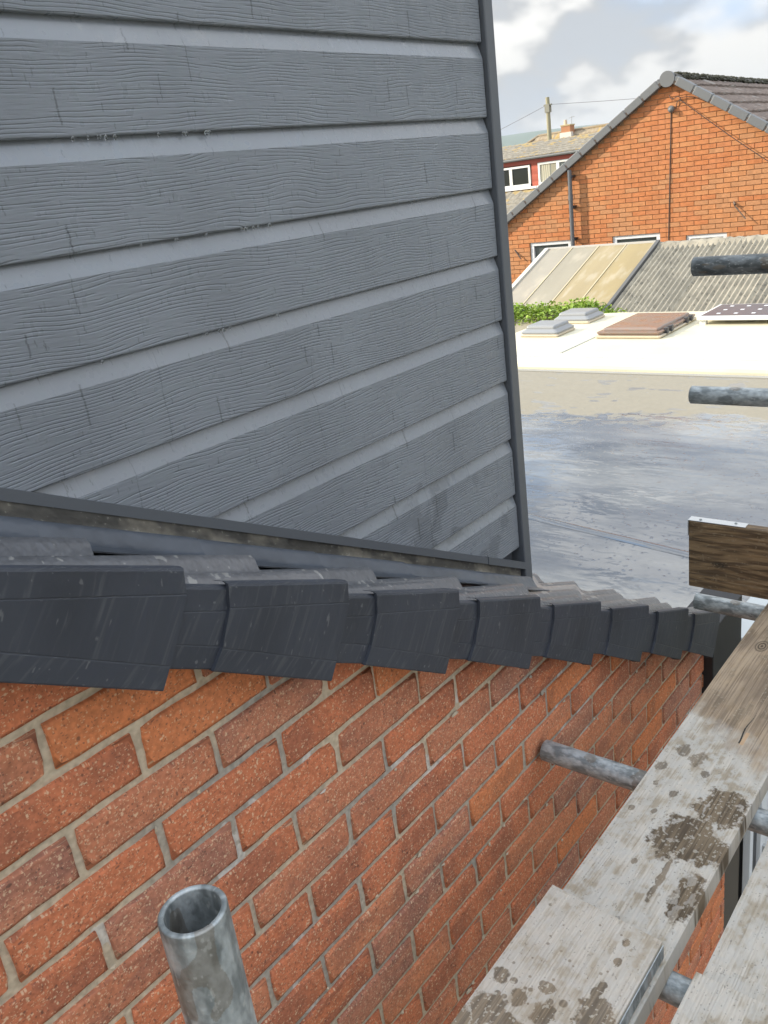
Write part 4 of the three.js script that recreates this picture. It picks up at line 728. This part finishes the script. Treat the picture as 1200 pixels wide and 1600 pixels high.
  const hip = new THREE.BufferGeometry(); hip.setAttribute('position', new THREE.Float32BufferAttribute([-31, Y(-0.3), ZB + 3.2, -26.8, Y(2.14), ZB, -31, Y(-0.3), ZB - 7.2, -31, Y(-0.3), ZB + 3.2, -26.8, Y(-0.3), ZB + 3.2, -26.8, Y(2.14), ZB, -16, Y(-0.3), ZB - 7, -26.8, Y(2.14), ZB, -16, Y(2.14), ZB, -16, Y(-0.3), ZB - 7, -31, Y(-0.3), ZB - 7, -26.8, Y(2.14), ZB], 3)); hip.computeVertexNormals();
  put(b, 'hip_slope', uvM(hip), warmT);
  courses(b, 'tile_course', -26.9, -16, ZB, Y(2.18), ZB + 3.2, Y(-0.3), 9, warmT);
  put(b, 'ridge_tiles', [bar(V(-26.8, Y(2.17), ZB), V(-16, Y(2.21), ZB), 0.09, 8), bar(V(-26.8, Y(2.17), ZB), V(-31, Y(-0.27), ZB + 3.2), 0.08, 8)], warmT);
  const ch = put(b, 'chimney', box(-24.97, -24.4, Y(1.7), Y(2.46), ZB + 0.1, ZB + 0.65), mat([0.42, 0.2, 0.10], 0.9));
  put(ch, 'chimney_cap', box(-25.0, -24.37, Y(2.46), Y(2.53), ZB + 0.07, ZB + 0.68), mat([0.45, 0.36, 0.2], 0.9));
  put(ch, 'chimney_flashing', box(-25.05, -24.33, Y(1.75), Y(2.12), ZB + 0.4, ZB + 0.70), mat([0.62, 0.58, 0.52], 0.7));
  put(ch, 'chimney_pot', new THREE.CylinderGeometry(0.085, 0.11, 0.28, 12).translate(-24.82, Y(2.66), ZB + 0.35), mat([0.55, 0.45, 0.33], 0.8));
  put(ch, 'aerial', [bar(V(-24.5, Y(2.4), ZB + 0.3), V(-24.42, Y(2.95), ZB + 0.3), 0.015, 5), bar(V(-24.62, Y(2.86), ZB + 0.3), V(-24.25, Y(2.92), ZB + 0.3), 0.012, 5)], mat([0.3, 0.3, 0.3], 0.5));

  const pole = thing('telegraph_pole', 'wooden telegraph pole rising behind the far dormer roof', 'pole', [-22.88, GROUND, -44]);
  put(pole, 'shaft', new THREE.CylinderGeometry(0.1, 0.17, 3.75 - GROUND, 14).translate(0, (3.75 - GROUND) / 2, 0), mat([0.34, 0.31, 0.20], 0.9));
  put(pole, 'pole_box', [box(-0.13, 0.13, 3.02 - GROUND, 3.42 - GROUND, -0.13, 0.13), box(-0.22, 0.22, 3.35 - GROUND, 3.42 - GROUND, -0.05, 0.05)], mat([0.25, 0.24, 0.19], 0.8));
  const wireM = mat([0.16, 0.16, 0.17], 0.7);
  const span = (p, q, sag, l) => tag(put(scene, 'overhead_wire', new THREE.TubeGeometry(new THREE.QuadraticBezierCurve3(p, p.clone().add(q).multiplyScalar(0.5).add(V(0, -sag, 0)), q), 40, 0.012, 5).toNonIndexed(), wireM), l, 'wire', 'wires on the telegraph pole');
  span(V(-22.9, 3.40, -44), V(-36, 0.3, -44), 0.35, 'thin overhead wire running left from the telegraph pole');
  span(V(-22.86, 3.40, -44), V(-12, 2.5, -44), 0.1, 'thin overhead wire running right from the telegraph pole');

  const hill = put(scene, 'hill', sheet(120, 14, (u, v) => { const an = (-75 + 150 * u) * D2R, r = 1900 + 1500 * v, x = Math.sin(an) * r, z = -Math.cos(an) * r; return [x, GROUND + (58 + 22 * fbm(u * 14, 2, 3) + 30 * fbm(u * 5, 7, 3)) * Math.sin(Math.PI * Math.min(1, v * 1.2)) , z]; }, (u, v) => [u * 40, v * 10]), mat([0.07, 0.10, 0.05], 1), 'structure');
  put(scene, 'ground', sheet(1, 1, (u, v) => [-4500 + 9000 * u, GROUND, 4500 - 9000 * v], (u, v) => [u * 9000, v * 9000]), mat([1, 1, 1], 0.95, { map: tex(256, 256, (u, v) => { const a = fbm(u * 12, v * 12, 5, 12, 12, 1401); return mixc([0.10, 0.105, 0.07], [0.22, 0.21, 0.18], a); }, { size: [6, 6] }) }), 'structure');
}

renderer.render(scene, camera);
